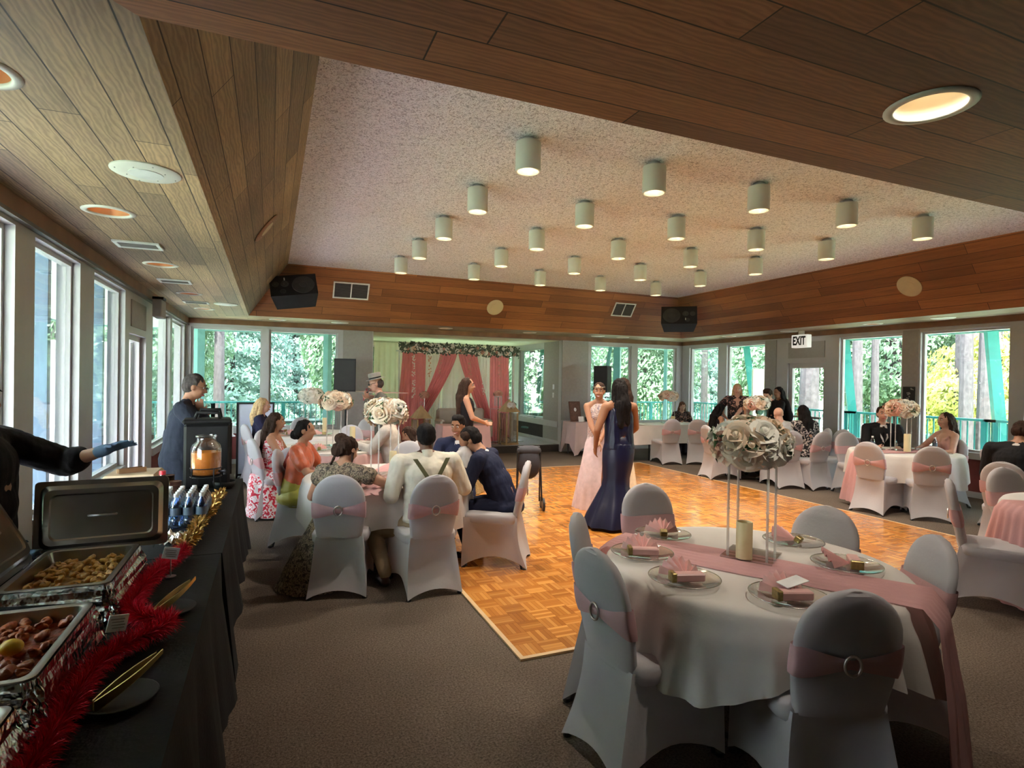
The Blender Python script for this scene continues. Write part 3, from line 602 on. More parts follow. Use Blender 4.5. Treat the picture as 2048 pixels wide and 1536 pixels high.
# exit signs
sm('exit_white', (0.85, 0.85, 0.80), 0.4, var=0.02, emit=(1, 1, .95, .25)); sm('letter_black', (0.01, 0.01, 0.01), 0.6)
LET = {'E': ['111', '100', '110', '100', '111'], 'X': ['101', '101', '010', '101', '101'], 'I': ['1', '1', '1', '1', '1'], 'T': ['111', '010', '010', '010', '010']}
def text(s_, size, name, mat, parent, Mx, bold=0.0, align='CENTER', ext=.001):
    cu = bpy.data.curves.new(name, 'FONT'); cu.body = s_; cu.size = size; cu.align_x = align; cu.align_y = 'CENTER'; cu.extrude = ext; cu.offset = bold
    o = bpy.data.objects.new(name, cu); COL.objects.link(o); dg = bpy.context.evaluated_depsgraph_get()
    me = bpy.data.meshes.new_from_object(o.evaluated_get(dg)); bpy.data.objects.remove(o); me.materials.clear(); me.materials.append(MATS[mat]); me.transform(Mx)
    o = bpy.data.objects.new(name, me); COL.objects.link(o)
    if parent: o.parent = parent
    return o
def frame(pos, right, up):
    r_ = Vector(right).normalized(); u_ = Vector(up).normalized(); n_ = r_.cross(u_)
    mm = Matrix((r_, u_, n_)).transposed().to_4x4(); mm.translation = Vector(pos); return mm
t = thing('exit_sign', 'white box sign reading EXIT in black, hung over the glass door on the right', 'sign', (9.50, 8.14, 2.45))
MB().box((0, 0, .06), (.13, .36, .25), bev=.01).build('housing', 'exit_white', t); MB().box((0, 0, .22), (.05, .1, .08)).build('mount', 'lamp_white', t)
text('EXIT', .23, 'lettering', 'letter_black', t, frame((-.067, 0, .06), (0, -1, 0), (0, 0, 1)) @ Matrix.Diagonal((.62, 1, 1, 1)), .008)
t = thing('exit_sign', 'grey box sign seen edge on under the left soffit, above the open door', 'sign', (-1.30, 8.35, 2.42))
MB().box((0, 0, .06), (.10, .32, .22), bev=.01).build('housing', 'wall_gray', t); MB().box((0, 0, .19), (.12, .2, .03)).build('mount', 'black_plastic', t)
# ---------------------------------------------------------------- banquet furniture
cloth('chair_cover', (0.68, 0.66, 0.69), 0.42, 0.7); cloth('sash_pink', (0.68, 0.43, 0.45), 0.2, 0.6); cloth('table_white', (0.72, 0.69, 0.66), 0.12, 0.6, bmp=.1)
cloth('runner_pink', (0.72, 0.42, 0.42), 0.3, 0.7); cloth('skirt_pink', (0.74, 0.48, 0.46), 0.15, 0.6); cloth('black_cloth', (0.012, 0.011, 0.012), 0.0, 0.85)
sm('pad_dark', (0.10, 0.08, 0.08), 0.9); sm('buckle', (0.62, 0.55, 0.50), 0.3, metal=.7); sm('leg_black', (0.02, 0.02, 0.022), 0.5, metal=.3)
sm('satin_pink', (0.74, 0.42, 0.40), 0.38, var=.06, scale=20); sm('gold_cuff', (0.32, 0.24, 0.09), 0.35, metal=.6, var=.3, scale=60); sm('paper', (0.85, 0.85, 0.85), 0.7)
sm('silver_rim', (0.5, 0.48, 0.44), 0.25, metal=.9); sm('candle_cream', (0.74, 0.62, 0.36), 0.5, var=.05)
def se(t, a, b, e=.5):
    c, s_ = math.cos(t), math.sin(t)
    return a*math.copysign(abs(c)**e, c), b*math.copysign(abs(s_)**e, s_)
def bw(z):      # half width of the chair back at height z
    if z < .62: return .165+.029*max(0, min(1, (z-.44)/.18))**.8
    if z < .74: return .194
    return .194*math.sqrt(max(0.0006, 1-((z-.74)/.195)**2))
def by(z): return -.205-(z-.45)*.20
chair0 = thing('banquet_chair', '', 'chair', (0, 0, 0), 0)
m = MB(); N = 24
zs = [.44, .47, .52, .58, .64, .70, .75, .79, .83, .86, .885, .905, .918, .928, .9345]
m.rings([[(x, y+by(z), z) for x, y in [se(2*PI*k/N, bw(z), .034*(1 if z < .9 else .75 if z < .925 else .4), .62) for k in range(N)]] for z in zs])
m.rings([[(x, y+.015, z) for x, y in [se(2*PI*k/N, a, b_, .32) for k in range(N)]] for z, a, b_ in ((.395, .205, .225), (.41, .215, .235), (.455, .217, .238), (.475, .205, .225), (.483, .15, .17), (.485, .02, .02))])
top = [(-.176, -.225), (.176, -.225), (.214, .25), (-.214, .25)]; bot = [(-.218, -.32), (.218, -.32), (.222, .262), (-.222, .262)]; arch = [.05, .10, .08, .10]
vs = []; nu = 10; nv = 8; cen = (0, -.02)
for v in range(nv+1):
    for c_ in range(4):
        for u in range(nu):
            q = u/nu; a, b_ = top[c_], top[(c_+1) % 4]; p0 = (a[0]+(b_[0]-a[0])*q, a[1]+(b_[1]-a[1])*q)
            a, b_ = bot[c_], bot[(c_+1) % 4]; p1 = (a[0]+(b_[0]-a[0])*q, a[1]+(b_[1]-a[1])*q)
            t = v/nv; hb = .012+arch[c_]*math.sin(PI*q)**.7; z = .45*(1-t)+hb*t
            pull = .035*math.sin(PI*q)*math.sin(PI*min(1, t*1.0)*.75); x = p0[0]*(1-t)+p1[0]*t; y = p0[1]*(1-t)+p1[1]*t
            if c_ == 0: y += (1-t)*.0 + .05*math.sin(PI*t)*.6
            dx, dy = cen[0]-x, cen[1]-y; L_ = math.hypot(dx, dy); vs.append((x+dx/L_*pull, y+dy/L_*pull, z))
n_ = 4*nu; fs = []
for v in range(nv):
    for i in range(n_): fs.append([v*n_+i, v*n_+(i+1) % n_, (v+1)*n_+(i+1) % n_, (v+1)*n_+i])
m.add(vs, fs); m.build('cover', 'chair_cover', chair0, True, auto=50)
m = MB(); m.rings([[(x, y+by(z), z) for x, y in [se(2*PI*k/16, .158*f, .024, .8) for k in range(16)]] for z, f in [(.53, .3), (.55, .62), (.58, .82), (.64, .97), (.70, 1), (.76, .98), (.82, .88), (.87, .68), (.90, .3)]]); m.build('backrest_pad', 'pad_dark', chair0, True)
for x, y in bot: MB().lathe([(.016, 0), (.02, .004), (.018, .02)], 10, (x*.93, y*.93, 0)).build('foot', 'leg_black', chair0)
# the metal frame under the cover
m = MB()
for s_ in (-1, 1): m.tube([(s_*.205, -.275, .01), (s_*.15, -.17, .39), (s_*.15, .19, .39), (s_*.19, .225, .01)], .011, 6)
m.build('frame', 'leg_black', chair0)
def sash_mesh(back=True, z0=.66, hh0=.062):
    m = MB(); K = 48; R_ = 9; vs = []
    for k in range(K):
        t = 2*PI*k/K
        for r_ in range(R_):
            v = r_/(R_-1)*2-1; hh = hh0; x, y = se(t, 1, 1, .62); zc = z0
            if back and y < 0: q = min(1, abs(x)/.9); hh = .018+(hh0-.018)*q**1.1
            z = zc+hh*v + .004*math.sin(t*3+v*2); rip = .0035*math.cos(v*PI*3.5)*(1.6 if (back and y < 0) else .6)
            vs.append((x*(bw(z)+.006), y*.034+by(z)+(y > 0)*(.006+abs(rip))-(y <= 0)*(.006+abs(rip)), z))
    m.add(vs, [[k*R_+r_, ((k+1) % K)*R_+r_, ((k+1) % K)*R_+r_+1, k*R_+r_+1] for k in range(K) for r_ in range(R_-1)])
    return m
sh = sash_mesh().build('sash', 'sash_pink', chair0, True)
m = MB(); pts = [(.030*math.cos(a), by(.66)-.052, .66+.036*math.sin(a)) for a in [2*PI*k/20 for k in range(21)]]; m.tube(pts, .0055, 6, False); m.build('buckle', 'buckle', sh, True)
first = [True]
def chair(x, y, tx, ty, label, group='white covered banquet chairs', turn=0):
    """x,y of the middle of the seat; faces the point tx,ty"""
    rz = math.atan2(ty-y, tx-x)-PI/2+turn
    if first[0]:
        first[0] = False; chair0.location = (x, y, 0); chair0.rotation_euler = (0, 0, rz); chair0['label'] = label; chair0['group'] = group; return chair0
    return dup(chair0, (x, y, 0), rz, label, group)
def ctop(x, y, tx, ty, label, **k):   # x,y of the middle of the top of the back
    d_ = Vector((tx-x, ty-y)).normalized()*.30; return chair(x+d_.x, y+d_.y, tx, ty, label, **k)
def round_table(cx, cy, r, label, legl=None):
    t = thing('round_table', label, 'table', (cx, cy, 0), .4, 'round folding banquet tables')
    MB().lathe([(r-.01, .722), (r, .728), (r, .748), (r-.01, .752)], 48).build('tabletop', 'leg_black', t, True, auto=30)
    for sx in (-1, 1):
        for sy in (-1, 1): MB().tube([(sx*.30, sy*.20, .72), (sx*.30, sy*.20, .03), (sx*.30, sy*.235, .012)], .016, 8).build('leg', 'leg_black', t)
    m = MB()
    for sx in (-1, 1): m.tube([(sx*.30, -.24, .012), (sx*.30, .24, .012)], .014, 8).tube([(sx*.30, -.2, .45), (sx*.30, .2, .45)], .01, 8).tube([(sx*.30, 0, .45), (0, 0, .70)], .008, 6)
    m.build('brace', 'leg_black', t); return t
def cloth_round(cx, cy, r, hem, label, mat='table_white', corner=0.0, ph=0.0, seed=1, amp=.035, nf=13, gather=0):
    rd = random.Random(seed); fa = [(rd.randint(nf-6, nf+8), rd.uniform(0, 6.28), rd.uniform(.3, 1)) for _ in range(4)]; K = 192 if not gather else 288; rows = 14
    vs = [(0, 0, .758)]; fs = []
    for q, z in ((.5, .758), (.93, .758), (1.0, .7565)):
        for k in range(K): a = 2*PI*k/K; vs.append((q*r*math.cos(a), q*r*math.sin(a), z))
    for j in range(1, rows+1):
        t = j/rows
        for k in range(K):
            a = 2*PI*k/K; w_ = sum(c_*math.sin(n*a+p) for n, p, c_ in fa)/2.2
            if gather: w_ = .5*math.sin(gather*a)+.25*math.sin(gather*1.5*a+1); A = .012+.010*t
            else: A = amp*t**.8
            hz = hem-corner*math.cos(4*(a-ph))+.012*math.sin(7*a+seed)
            z = .7565-(.7565-hz)*(t if j > 1 else t*.75); rr = r+.008+.02*min(1, t*3)+A*(w_+.6)+.015*t
            vs.append((rr*math.cos(a), rr*math.sin(a), z))
    for k in range(K): fs.append([0, 1+k, 1+(k+1) % K])
    for j in range(rows+2):
        o = 1+j*K
        for k in range(K): k2 = (k+1) % K; fs.append([o+k, o+K+k, o+K+k2, o+k2])
    o = MB().add(vs, fs).build('tablecloth', mat, None, True, loc=(cx, cy, 0)); tag(o, label, 'tablecloth', 'cloths over the round tables'); return o
def runner(cx, cy, ang, r, label, w_=.30, ends=(.03, .10), mat='runner_pink', seed=3, flare=(0, 0), off=0):
    """gathered strip across the table, hanging at both ends; ang = direction of its length"""
    rd = random.Random(seed); vs = []; NW = 40; path = []
    for s_ in (-1, 1): pass
    S = []
    for e in (0,):
        n1 = 14
        for j in range(n1, 0, -1): S.append((-1, j/n1))
    S += [(0, q) for q in [-1+2*i/24 for i in range(25)]] + [(1, (j+1)/14) for j in range(14)]
    for kind, q in S:
        for k in range(NW+1):
            v = k/NW*2-1; rip = .5+.5*math.sin(v*PI*6.5+.3*math.sin(q*3+seed))
            if kind == 0:
                yy = v*w_/2*(1+.08*math.sin(q*4+seed)); lim = math.sqrt(max(.01, (r+.012)**2-(yy+off)**2)); x = q*lim; z = .763+.009*rip
            else:
                fl = flare[0 if kind < 0 else 1]; yy = v*w_/2*(1+q*(.1+.55*fl)); lim = math.sqrt(max(.01, (r+.03)**2-(v*w_/2+off)**2)); ze = ends[0 if kind < 0 else 1]
                z = .755-(.755-ze)*q; x = kind*(lim+.03+.035*q+.028*rip*min(1, q*2)+.02*q*fl+.02*math.sin(v*5+q*2)*q)
            vs.append((x, yy+off, z))
    n = NW+1; fs = [[j*n+k, j*n+k+1, (j+1)*n+k+1, (j+1)*n+k] for j in range(len(S)-1) for k in range(NW)]
    o = MB().add(vs, fs).build('table_runner', mat, None, True, loc=(cx, cy, 0)); o.rotation_euler = (0, 0, ang); tag(o, label, 'table runner', 'pink runners across the round tables'); return o
# roses
def rose_mesh(seed):
    rd = random.Random(seed); m = MB()
    for lay, (n, rad, hgt, op) in enumerate(((3, .012, .042, .1), (4, .024, .044, .45), (5, .038, .040, .9), (6, .050, .030, 1.4))):
        for i in range(n):
            a0 = 2*PI*i/n+lay*.7+rd.uniform(-.2, .2); w_ = 2*PI/n*.72; vs = []
            for v in range(4):
                for u in range(5):
                    s_ = u/4*2-1; t = v/3; a = a0+s_*w_*(.55+.45*math.sin(PI*min(1, t*.6+.25)))
                    rr = rad*(.35+.65*t)*(1+.0*s_)+op*.010*t*t+.004*(s_*s_); z = hgt*(t**.75)*(1-.20*s_*s_)-op*.012*t*t*t-lay*.004
                    vs.append((rr*math.cos(a), rr*math.sin(a), z))
            m.add(vs, [[v*5+u, v*5+u+1, (v+1)*5+u+1, (v+1)*5+u] for v in range(3) for u in range(4)])
    m.ball((0, 0, .018), (.016, .016, .02), 8, 5); return m
sm('rose_cream', (0.86, 0.70, 0.54), 0.75, var=.08, scale=30); sm('rose_white', (0.88, 0.87, 0.80), 0.75, var=.05, scale=30); sm('rose_blush', (0.66, 0.36, 0.27), 0.75, var=.1, scale=30); sm('leaf_dark', (0.05, 0.12, 0.04), 0.5, var=.3)
ROSE = {}
for c_ in ('rose_cream', 'rose_white', 'rose_blush'):
    o = rose_mesh(len(ROSE)).build('rose', c_, None, True); ROSE[c_] = o.data; bpy.data.objects.remove(o)
lm = MB()
for i in range(3):
    a = i*2.1; lm.add([(0, 0, 0), (.02*math.cos(a+.8), .02*math.sin(a+.8), .018), (.055*math.cos(a), .055*math.sin(a), .016), (.02*math.cos(a-.8), .02*math.sin(a-.8), .018)], [[0, 1, 2, 3]])
lo_ = lm.build('leaves', 'leaf_dark', None); LEAF = lo_.data; bpy.data.objects.remove(lo_)
def arrangement(x, y, z0, label, R_=.19, H_=.20, n=34, seed=1, cols=('rose_cream', 'rose_white', 'rose_blush'), name='flower_arrangement', group='rose arrangements on clear stands', sc=1.0):
    rd = random.Random(seed); t = thing(name, label, 'flowers', (x, y, z0), seed, group)
    MB().ball((0, 0, H_*.42), (R_*.60, R_*.60, H_*.34), 14, 8).build('base', 'rose_cream', t, True)
    ga = PI*(3-5**.5)
    for i in range(n):
        u = 1-(i+.5)/n*1.55; th = math.acos(max(-1, min(1, u))); a = ga*i+rd.uniform(-.2, .2)
        d_ = Vector((math.sin(th)*math.cos(a), math.sin(th)*math.sin(a), math.cos(th)))
        o = bpy.data.objects.new('rose', ROSE[cols[0] if rd.random() < .55 else cols[1] if rd.random() < .75 else cols[2]]); COL.objects.link(o); o.parent = t
        k = rd.uniform(.86, 1.0); o.location = (d_.x*(R_-.045)*k, d_.y*(R_-.045)*k, H_*.45+d_.z*(H_*.55-.03)*k); o.scale = (rd.uniform(1.1, 1.6)*sc,)*3
        o.rotation_euler = Vector((0, 0, 1)).rotation_difference((d_+Vector((0, 0, .15))).normalized()).to_euler()
        if i % 3 == 0:
            l_ = bpy.data.objects.new('leaves', LEAF); COL.objects.link(l_); l_.parent = t; l_.location = (d_.x*(R_-.02), d_.y*(R_-.02), H_*.45+d_.z*(H_*.5)); l_.rotation_euler = o.rotation_euler
    return t
def stand(x, y, z1, label, rz=0.3, s_=.095, z0=.768):
    t = thing('flower_stand', label, 'stand', (x, y, z0), rz, 'clear acrylic flower stands'); h = z1-z0
    MB().box((0, 0, .004), (s_*2+.06, s_*2+.06, .008)).build('base_plate', 'acrylic', t); MB().box((0, 0, h-.004), (s_*2+.04, s_*2+.04, .008)).build('top_plate', 'acrylic', t)
    sm_ = 'acrylic_rod'
    for sx in (-1, 1):
        for sy in (-1, 1): MB().lathe([(.0065, .008), (.0065, h*.5), (.0085, h*.5+.002), (.0085, h*.5+.012), (.0065, h*.5+.014), (.0065, h-.008)], 10, (sx*s_, sy*s_, 0)).build('rod', sm_, t, True)
    return t
m_, nt_, b_ = newmat('acrylic_rod'); b_.inputs['Base Color'].default_value = (.85, .84, .82, 1); b_.inputs['Roughness'].default_value = .15
tr_ = nt_.nodes.new('ShaderNodeBsdfTransparent'); mx_ = nt_.nodes.new('ShaderNodeMixShader'); mx_.inputs[0].default_value = .45
nt_.links.new(b_.outputs[0], mx_.inputs[1]); nt_.links.new(tr_.outputs[0], mx_.inputs[2]); nt_.links.new(mx_.outputs[0], nt_.nodes['Material Output'].inputs[0])
def candle(x, y, label, r=.036, h=.20, z0=.775):
    o = MB().lathe([(r, 0), (r, h-.004), (r-.003, h), (r-.007, h-.002), (r-.010, h-.014), (.004, h-.018)], 28).build('pillar_candle', 'candle_cream', None, True, (x, y, z0), auto=40); tag(o, label, 'candle', 'cream pillar candles')
def plate(x, y, label, z0=.770):
    t = thing('charger_plate', label, 'plate', (x, y, z0), 0, 'clear charger plates with silver rims')
    MB().lathe([(.085, 0), (.095, .001), (.155, .016), (.158, .019), (.150, .018), (.095, .005), (.02, .004)], 40).build('dish', 'plate_glass', t, True, auto=50)
    MB().tube([(.158*math.cos(2*PI*k/40), .158*math.sin(2*PI*k/40), .0185) for k in range(41)], .0022, 6, False).build('rim', 'silver_rim', t, True)
def napkin(x, y, rz, label, z0=.778, kind='box'):
    t = thing('folded_napkin', label, 'napkin', (x, y, z0), rz, 'pink fan-folded napkins')
    m = MB(); n = 14; vs = [(0, -.02, .012)]
    for k in range(n+1):
        a = PI*.5+(k/n-.5)*1.7; z = .004+(k % 2)*.024+.05*math.sin(PI*k/n); vs.append((.13*math.cos(a), -.02+.13*math.sin(a), z))
    m.add(vs, [[0, k+1, k+2] for k in range(n)]); m.build('fan', 'satin_pink', t)
    if kind == 'box': MB().box((0, -.035, .022), (.15, .05, .036), bev=.006).build('pocket', 'satin_pink', t); MB().box((-.068, -.035, .024), (.022, .056, .042), bev=.003).build('cuff', 'gold_cuff', t)
    else: MB().box((0, -.03, .02), (.04, .035, .034), Matrix.Rotation(.5, 4, 'X'), bev=.004).build('cuff', 'gold_cuff', t)
# ---- table 1, the large one at the front right
T1 = (2.26, 2.22)
round_table(*T1, .69, 'black folding table under the white cloth at the front right')
cloth_round(*T1, .70, .46, 'wide white cloth on the front right table, hanging to knee height', corner=.09, ph=math.radians(-62), seed=5, amp=.05, nf=24)
runner(T1[0], T1[1]-.02, math.radians(-58.5), .725, 'pink gathered runner on the front right table, trailing to the carpet', w_=.32, ends=(.42, .02), flare=(0, 1.3), seed=2, off=-.07)
stand(2.32, 2.27, 1.255, 'tall clear stand in the middle of the front right table', rz=.55)
arrangement(2.30, 2.27, 1.25, 'large ball of cream and white roses above the front right table', .215, .235, 40, 3)
candle(2.235, 2.235, 'thick cream pillar candle between the clear rods on the front right table', .040, .185)
for (x, y), w_, rz, kd in (((2.11, 2.73), 'at the back left of the front right table', -.5, 'fan'), ((1.78, 2.47), 'nearest the left rim of the front right table', -.45, 'box'), ((1.73, 2.08), 'at the front left of the front right table', -.30, 'box'), ((2.0, 1.75), 'behind the nearest chair', -.35, 'box'), ((2.72, 2.36), 'at the back right of the front right table', .3, 'fan'), ((2.62, 1.96), 'at the right of the front right table', .8, 'box')):
    plate(x, y, 'clear glass charger plate with silver rim, ' + w_); napkin(x, y, rz, 'pink satin napkin with gold cuff, ' + w_, kind=kd)
o = MB().add([(-.06, -.03, 0), (.05, -.04, .02), (.055, .03, .022), (-.05, .04, .002), (-.06, -.03, .003), (.05, -.04, .023), (.055, .03, .025), (-.05, .04, .005)], [[0, 1, 2, 3], [4, 7, 6, 5], [0, 4, 5, 1], [1, 5, 6, 2], [2, 6, 7, 3], [3, 7, 4, 0]]).build('folded_card', 'paper', None, loc=(2.03, 1.76, .822)); tag(o, 'small white folded card on the napkin behind the nearest chair', 'card')
for x, y, w_ in ((2.50, 3.44, 'behind the front right table, before the dark dress'), (3.10, 2.45, 'on the far right side of the front right table'), (3.02, 1.78, 'right of the front table, beside the hanging runner'), (1.56, 2.78, 'seen edge on at the left of the front right table'), (1.31, 2.16, 'turned sideways with oval buckle, left of front right table'), (1.925, 1.405, 'nearest the camera, its back in shadow')):
    ctop(x, y, T1[0]+(x-T1[0])*.2, T1[1]+(y-T1[1])*.2, 'white covered chair ' + w_)
# ---- table 2 with the group in the middle left
T2 = (1.02, 5.40)
round_table(*T2, .73, 'black folding table under the cloth where the family sits'); cloth_round(*T2, .74, .40, 'white cloth on the table where the family sits', corner=.05, ph=.7, seed=8)
runner(*T2, math.radians(60), .75, 'pink runner on the table where the family sits', w_=.4, ends=(.735, .735), seed=5)
stand(.98, 5.36, 1.25, 'clear flower stand on the table where the family sits', rz=.2); arrangement(.99, 5.37, 1.245, 'ball of cream and yellowish roses above the man with braces', .205, .235, 36, 7, ('rose_cream', 'rose_white', 'rose_cream'))
candle(1.04, 5.27, 'cream pillar candle among the rods on the family table', .034, .22)
ctop(.475, 4.46, .66, 5.2, 'white covered chair of the woman in the flowered dress, its back to the camera'); ctop(1.17, 4.24, 1.10, 5.2, 'white covered chair of the man with braces, its back to the camera')
ctop(2.16, 4.74, 1.6, 5.05, 'white covered chair under the man in the navy suit, on the parquet edge'); ctop(.06, 6.22, .9, 6.0, 'white covered chair of the woman in the orange and green sari')
ctop(1.50, 6.66, 1.15, 5.6, 'white covered chair facing the camera behind the man with braces'); ctop(1.98, 6.25, 1.3, 5.5, 'white covered chair of the smiling man')
for x, y, w_ in ((.75, 5.0, 'before the woman in the flowered dress'), (1.25, 4.95, 'before the man with braces'), (1.5, 5.35, 'before the man with the baby')): plate(x, y, 'clear plate on the family table, ' + w_)
# ---- table 3 with pink skirt
T3 = (.78, 7.75)
round_table(*T3, .72, 'black folding table under the pink skirt'); cloth_round(*T3, .725, .05, 'pink pleated skirt cloth on the table behind the family', 'skirt_pink', seed=9, gather=46)
o = MB().lathe([(.735, .735), (.735, .763), (.70, .765), (.1, .765)], 64).build('table_overlay', 'table_white', None, True, (T3[0], T3[1], 0), auto=40); tag(o, 'round white overlay on top of the pink skirted table', 'tablecloth')
stand(.80, 7.78, 1.25, 'clear flower stand on the pink skirted table', z0=.775); arrangement(.79, 7.78, 1.245, 'pale rose arrangement above the pink skirted table', .22, .235, 34, 12)
candle(1.02, 7.95, 'cream pillar candle on the pink skirted table', .037, .23)
ctop(.23, 6.42, .55, 7.3, 'white chair with pink sash and knot, its back to the camera between the two women'); ctop(-.20, 7.36, .5, 7.6, 'white covered chair of the woman in the red patterned dress'); ctop(-.10, 8.55, .6, 8.0, 'white chair seen above the shoulder of the woman in red'); ctop(1.15, 9.15, .85, 8.2, 'white chair facing the camera behind the pink skirted table, nearer'); ctop(1.62, 10.6, .9, 10.0, 'small far white chair with dark mark, by the grey wall')
# ---- table 4 far left
T4 = (.55, 9.85)
round_table(*T4, .72, 'far folding table by the back left window'); cloth_round(*T4, .73, .36, 'white cloth on the far table by the back left window', seed=14)
stand(.62, 9.85, 1.25, 'clear flower stand on the far left table'); arrangement(.60, 9.85, 1.245, 'grey-white rose arrangement on the far left table before the window', .23, .235, 30, 15, ('rose_white', 'rose_white', 'rose_blush')); candle(.80, 9.62, 'cream pillar candle on the far left table', .037, .24)
ctop(-.36, 9.55, .3, 9.8, 'white covered chair of the blonde seated woman'); ctop(.52, 11.1, .55, 10.2, 'white chair facing the camera by the back left window')
# ---- table 5 with the seated couple
T5 = (8.16, 5.27)
round_table(*T5, .66, 'black folding table of the seated couple on the right'); cloth_round(*T5, .665, .38, 'white cloth on the table of the seated couple', corner=.04, seed=21, amp=.03)
runner(T5[0], T5[1], math.radians(172), .67, 'pink runner on the couple table, trailing down its left side', w_=.42, ends=(.4, .06), flare=(0, 1), seed=7)
stand(8.10, 5.28, 1.25, 'clear flower stand on the table of the seated couple'); arrangement(8.10, 5.28, 1.245, 'rose arrangement above the man in the dark suit and the long haired woman', .225, .23, 34, 22); candle(8.02, 5.14, 'cream pillar candle on the table of the seated couple', .042, .24)
ctop(7.20, 5.07, 8.0, 5.3, 'white covered chair with its back to the camera, left of the couple table', turn=-.15); ctop(7.54, 4.47, 8.1, 5.2, 'white covered chair with round buckle, its back to the camera at the couple table', turn=-.15)
ctop(8.35, 6.30, 8.1, 5.6, 'white covered chair behind the man in the dark suit'); ctop(8.95, 5.05, 8.3, 5.2, 'white chair with pinkish back right of the long haired woman')
plate(7.75, 5.45, 'clear plate at the left side of the couple table'); plate(8.2, 4.85, 'clear plate at the near side of the couple table'); plate(8.45, 5.2, 'clear plate before the long haired woman')
# ---- table 6 with the group by the right windows
T6 = (8.10, 7.75)
round_table(*T6, .72, 'folding table of the group near the exit door'); cloth_round(*T6, .73, .38, 'white cloth on the table near the exit door', seed=31)
t = thing('mirror_vase', 'square glass vase with greenery on the table near the exit door', 'vase', (8.05, 7.8, .765)); MB().box((0, 0, .22), (.26, .26, .44)).build('glass_box', 'acrylic', t); arrangement(8.05, 7.8, 1.21, 'white rose arrangement on the square glass vase near the exit door', .25, .24, 34, 33, ('rose_white', 'rose_cream', 'rose_blush'))
MB().box((0, 0, .17), (.2, .2, .3)).build('water', 'leaf_water', t) if 'leaf_water' in MATS else None
ctop(7.02, 7.95, 8.1, 7.75, 'white covered chair turned to the right, left of the front rose ball'); ctop(7.62, 6.70, 8.0, 7.6, 'white covered chair with sash knot behind the bald man', turn=.1); ctop(8.62, 6.80, 8.2, 7.5, 'bluish white chair leaning left, right of the woman in the black patterned top', turn=.5)
ctop(8.75, 6.55, 8.1, 6.9, 'white chair with pink sash nearest the white baseboard under the right window', turn=.4); ctop(8.3, 8.75, 8.1, 8.0, 'white covered chair behind the group table, by the exit door'); ctop(8.05, 6.45, 8.1, 7.5, 'white covered chair of the woman in the black patterned top')
# ---- table 7 long table by the back right window
t = thing('long_table', 'long folding table under the back right windows', 'table', (7.75, 10.45, 0)); MB().b2((-1.25, -.38, .725), (1.15, .38, .75)).build('tabletop', 'leg_black', t)
for sx in (-.9, -.3, .3, .9):
    MB().tube([(sx, -.3, .72), (sx, -.3, .0)], .016, 6).tube([(sx, .3, .72), (sx, .3, .0)], .016, 6).build('leg', 'leg_black', t)
def cloth_rect(cx, cy, hx, hy, hem, label, mat='table_white', amp=.02, seed=1, nf=.11, cor=.0, name='tablecloth', z=.757, grp=None, rz=0):
    rd = random.Random(seed); per = []; n = 40; vs = []; rows = 10
    c = [(-hx, -hy), (hx, -hy), (hx, hy), (-hx, hy)]
    for k in range(4):
        a, b_ = c[k], c[(k+1) % 4]
        for i in range(n): q = i/n; per.append((a[0]+(b_[0]-a[0])*q, a[1]+(b_[1]-a[1])*q, ((0, -1), (1, 0), (0, 1), (-1, 0))[k], q))
    P_ = len(per); s_ = 0; ph = rd.uniform(0, 6)
    for j in range(rows+1):
        t = j/rows; s_ = 0
        for k, (x, y, nn, q) in enumerate(per):
            px, py = per[(k+1) % P_][:2]; s_ += math.hypot(px-x, py-y); A = amp*t*(1+math.sin(s_/nf+ph)+.5*math.sin(s_/nf*2.3+1)); fl = .012+.03*t
            cd = min(q, 1-q); pn = per[k-1][2]; hz = hem-cor*max(0, 1-cd*4)
            dx, dy = nn
            if q == 0: dx, dy = nn[0]+pn[0], nn[1]+pn[1]
            vs.append((x+dx*(fl+A), y+dy*(fl+A), z-(z-hz)*t))
    fs = [[j*P_+k, (j+1)*P_+k, (j+1)*P_+(k+1) % P_, j*P_+(k+1) % P_] for j in range(rows) for k in range(P_)]; fs.append(list(range(P_)))
    o = MB().add(vs, fs).build(name, mat, None, True, (cx, cy, 0), auto=60); o.rotation_euler = (0, 0, rz); tag(o, label, 'tablecloth', grp); return o
cloth_rect(7.70, 10.45, 1.22, .39, .36, 'white cloth on the long table under the back right windows', seed=4)
candle(8.22, 10.35, 'short cream candle on the long table by the back right window', .045, .16, .762); stand(8.25, 10.55, 1.27, 'clear flower stand on the long table at the back right', z0=.76); arrangement(8.25, 10.55, 1.265, 'small rose arrangement on the far long table left of the room corner', .24, .22, 28, 41)
ctop(7.50, 9.45, 7.7, 10.4, 'white covered chair with its back to the camera at the far long table'); ctop(8.05, 9.25, 8.6, 10.2, 'white covered chair second from the left at the far long table', turn=-.2)
sm('ceramic', (0.8, 0.8, 0.8), 0.3)
for x, y in ((7.0, 10.3), (7.35, 10.45), (7.2, 10.15)):
    tag(MB().lathe([(.02, 0), (.09, .012), (.11, .02), (.105, .022), (.02, .006)], 20).build('dinner_plate', 'ceramic', None, True, (x, y, .762)), 'white plate on the far long table by the back right windows', 'plate', 'white plates on the far long table')
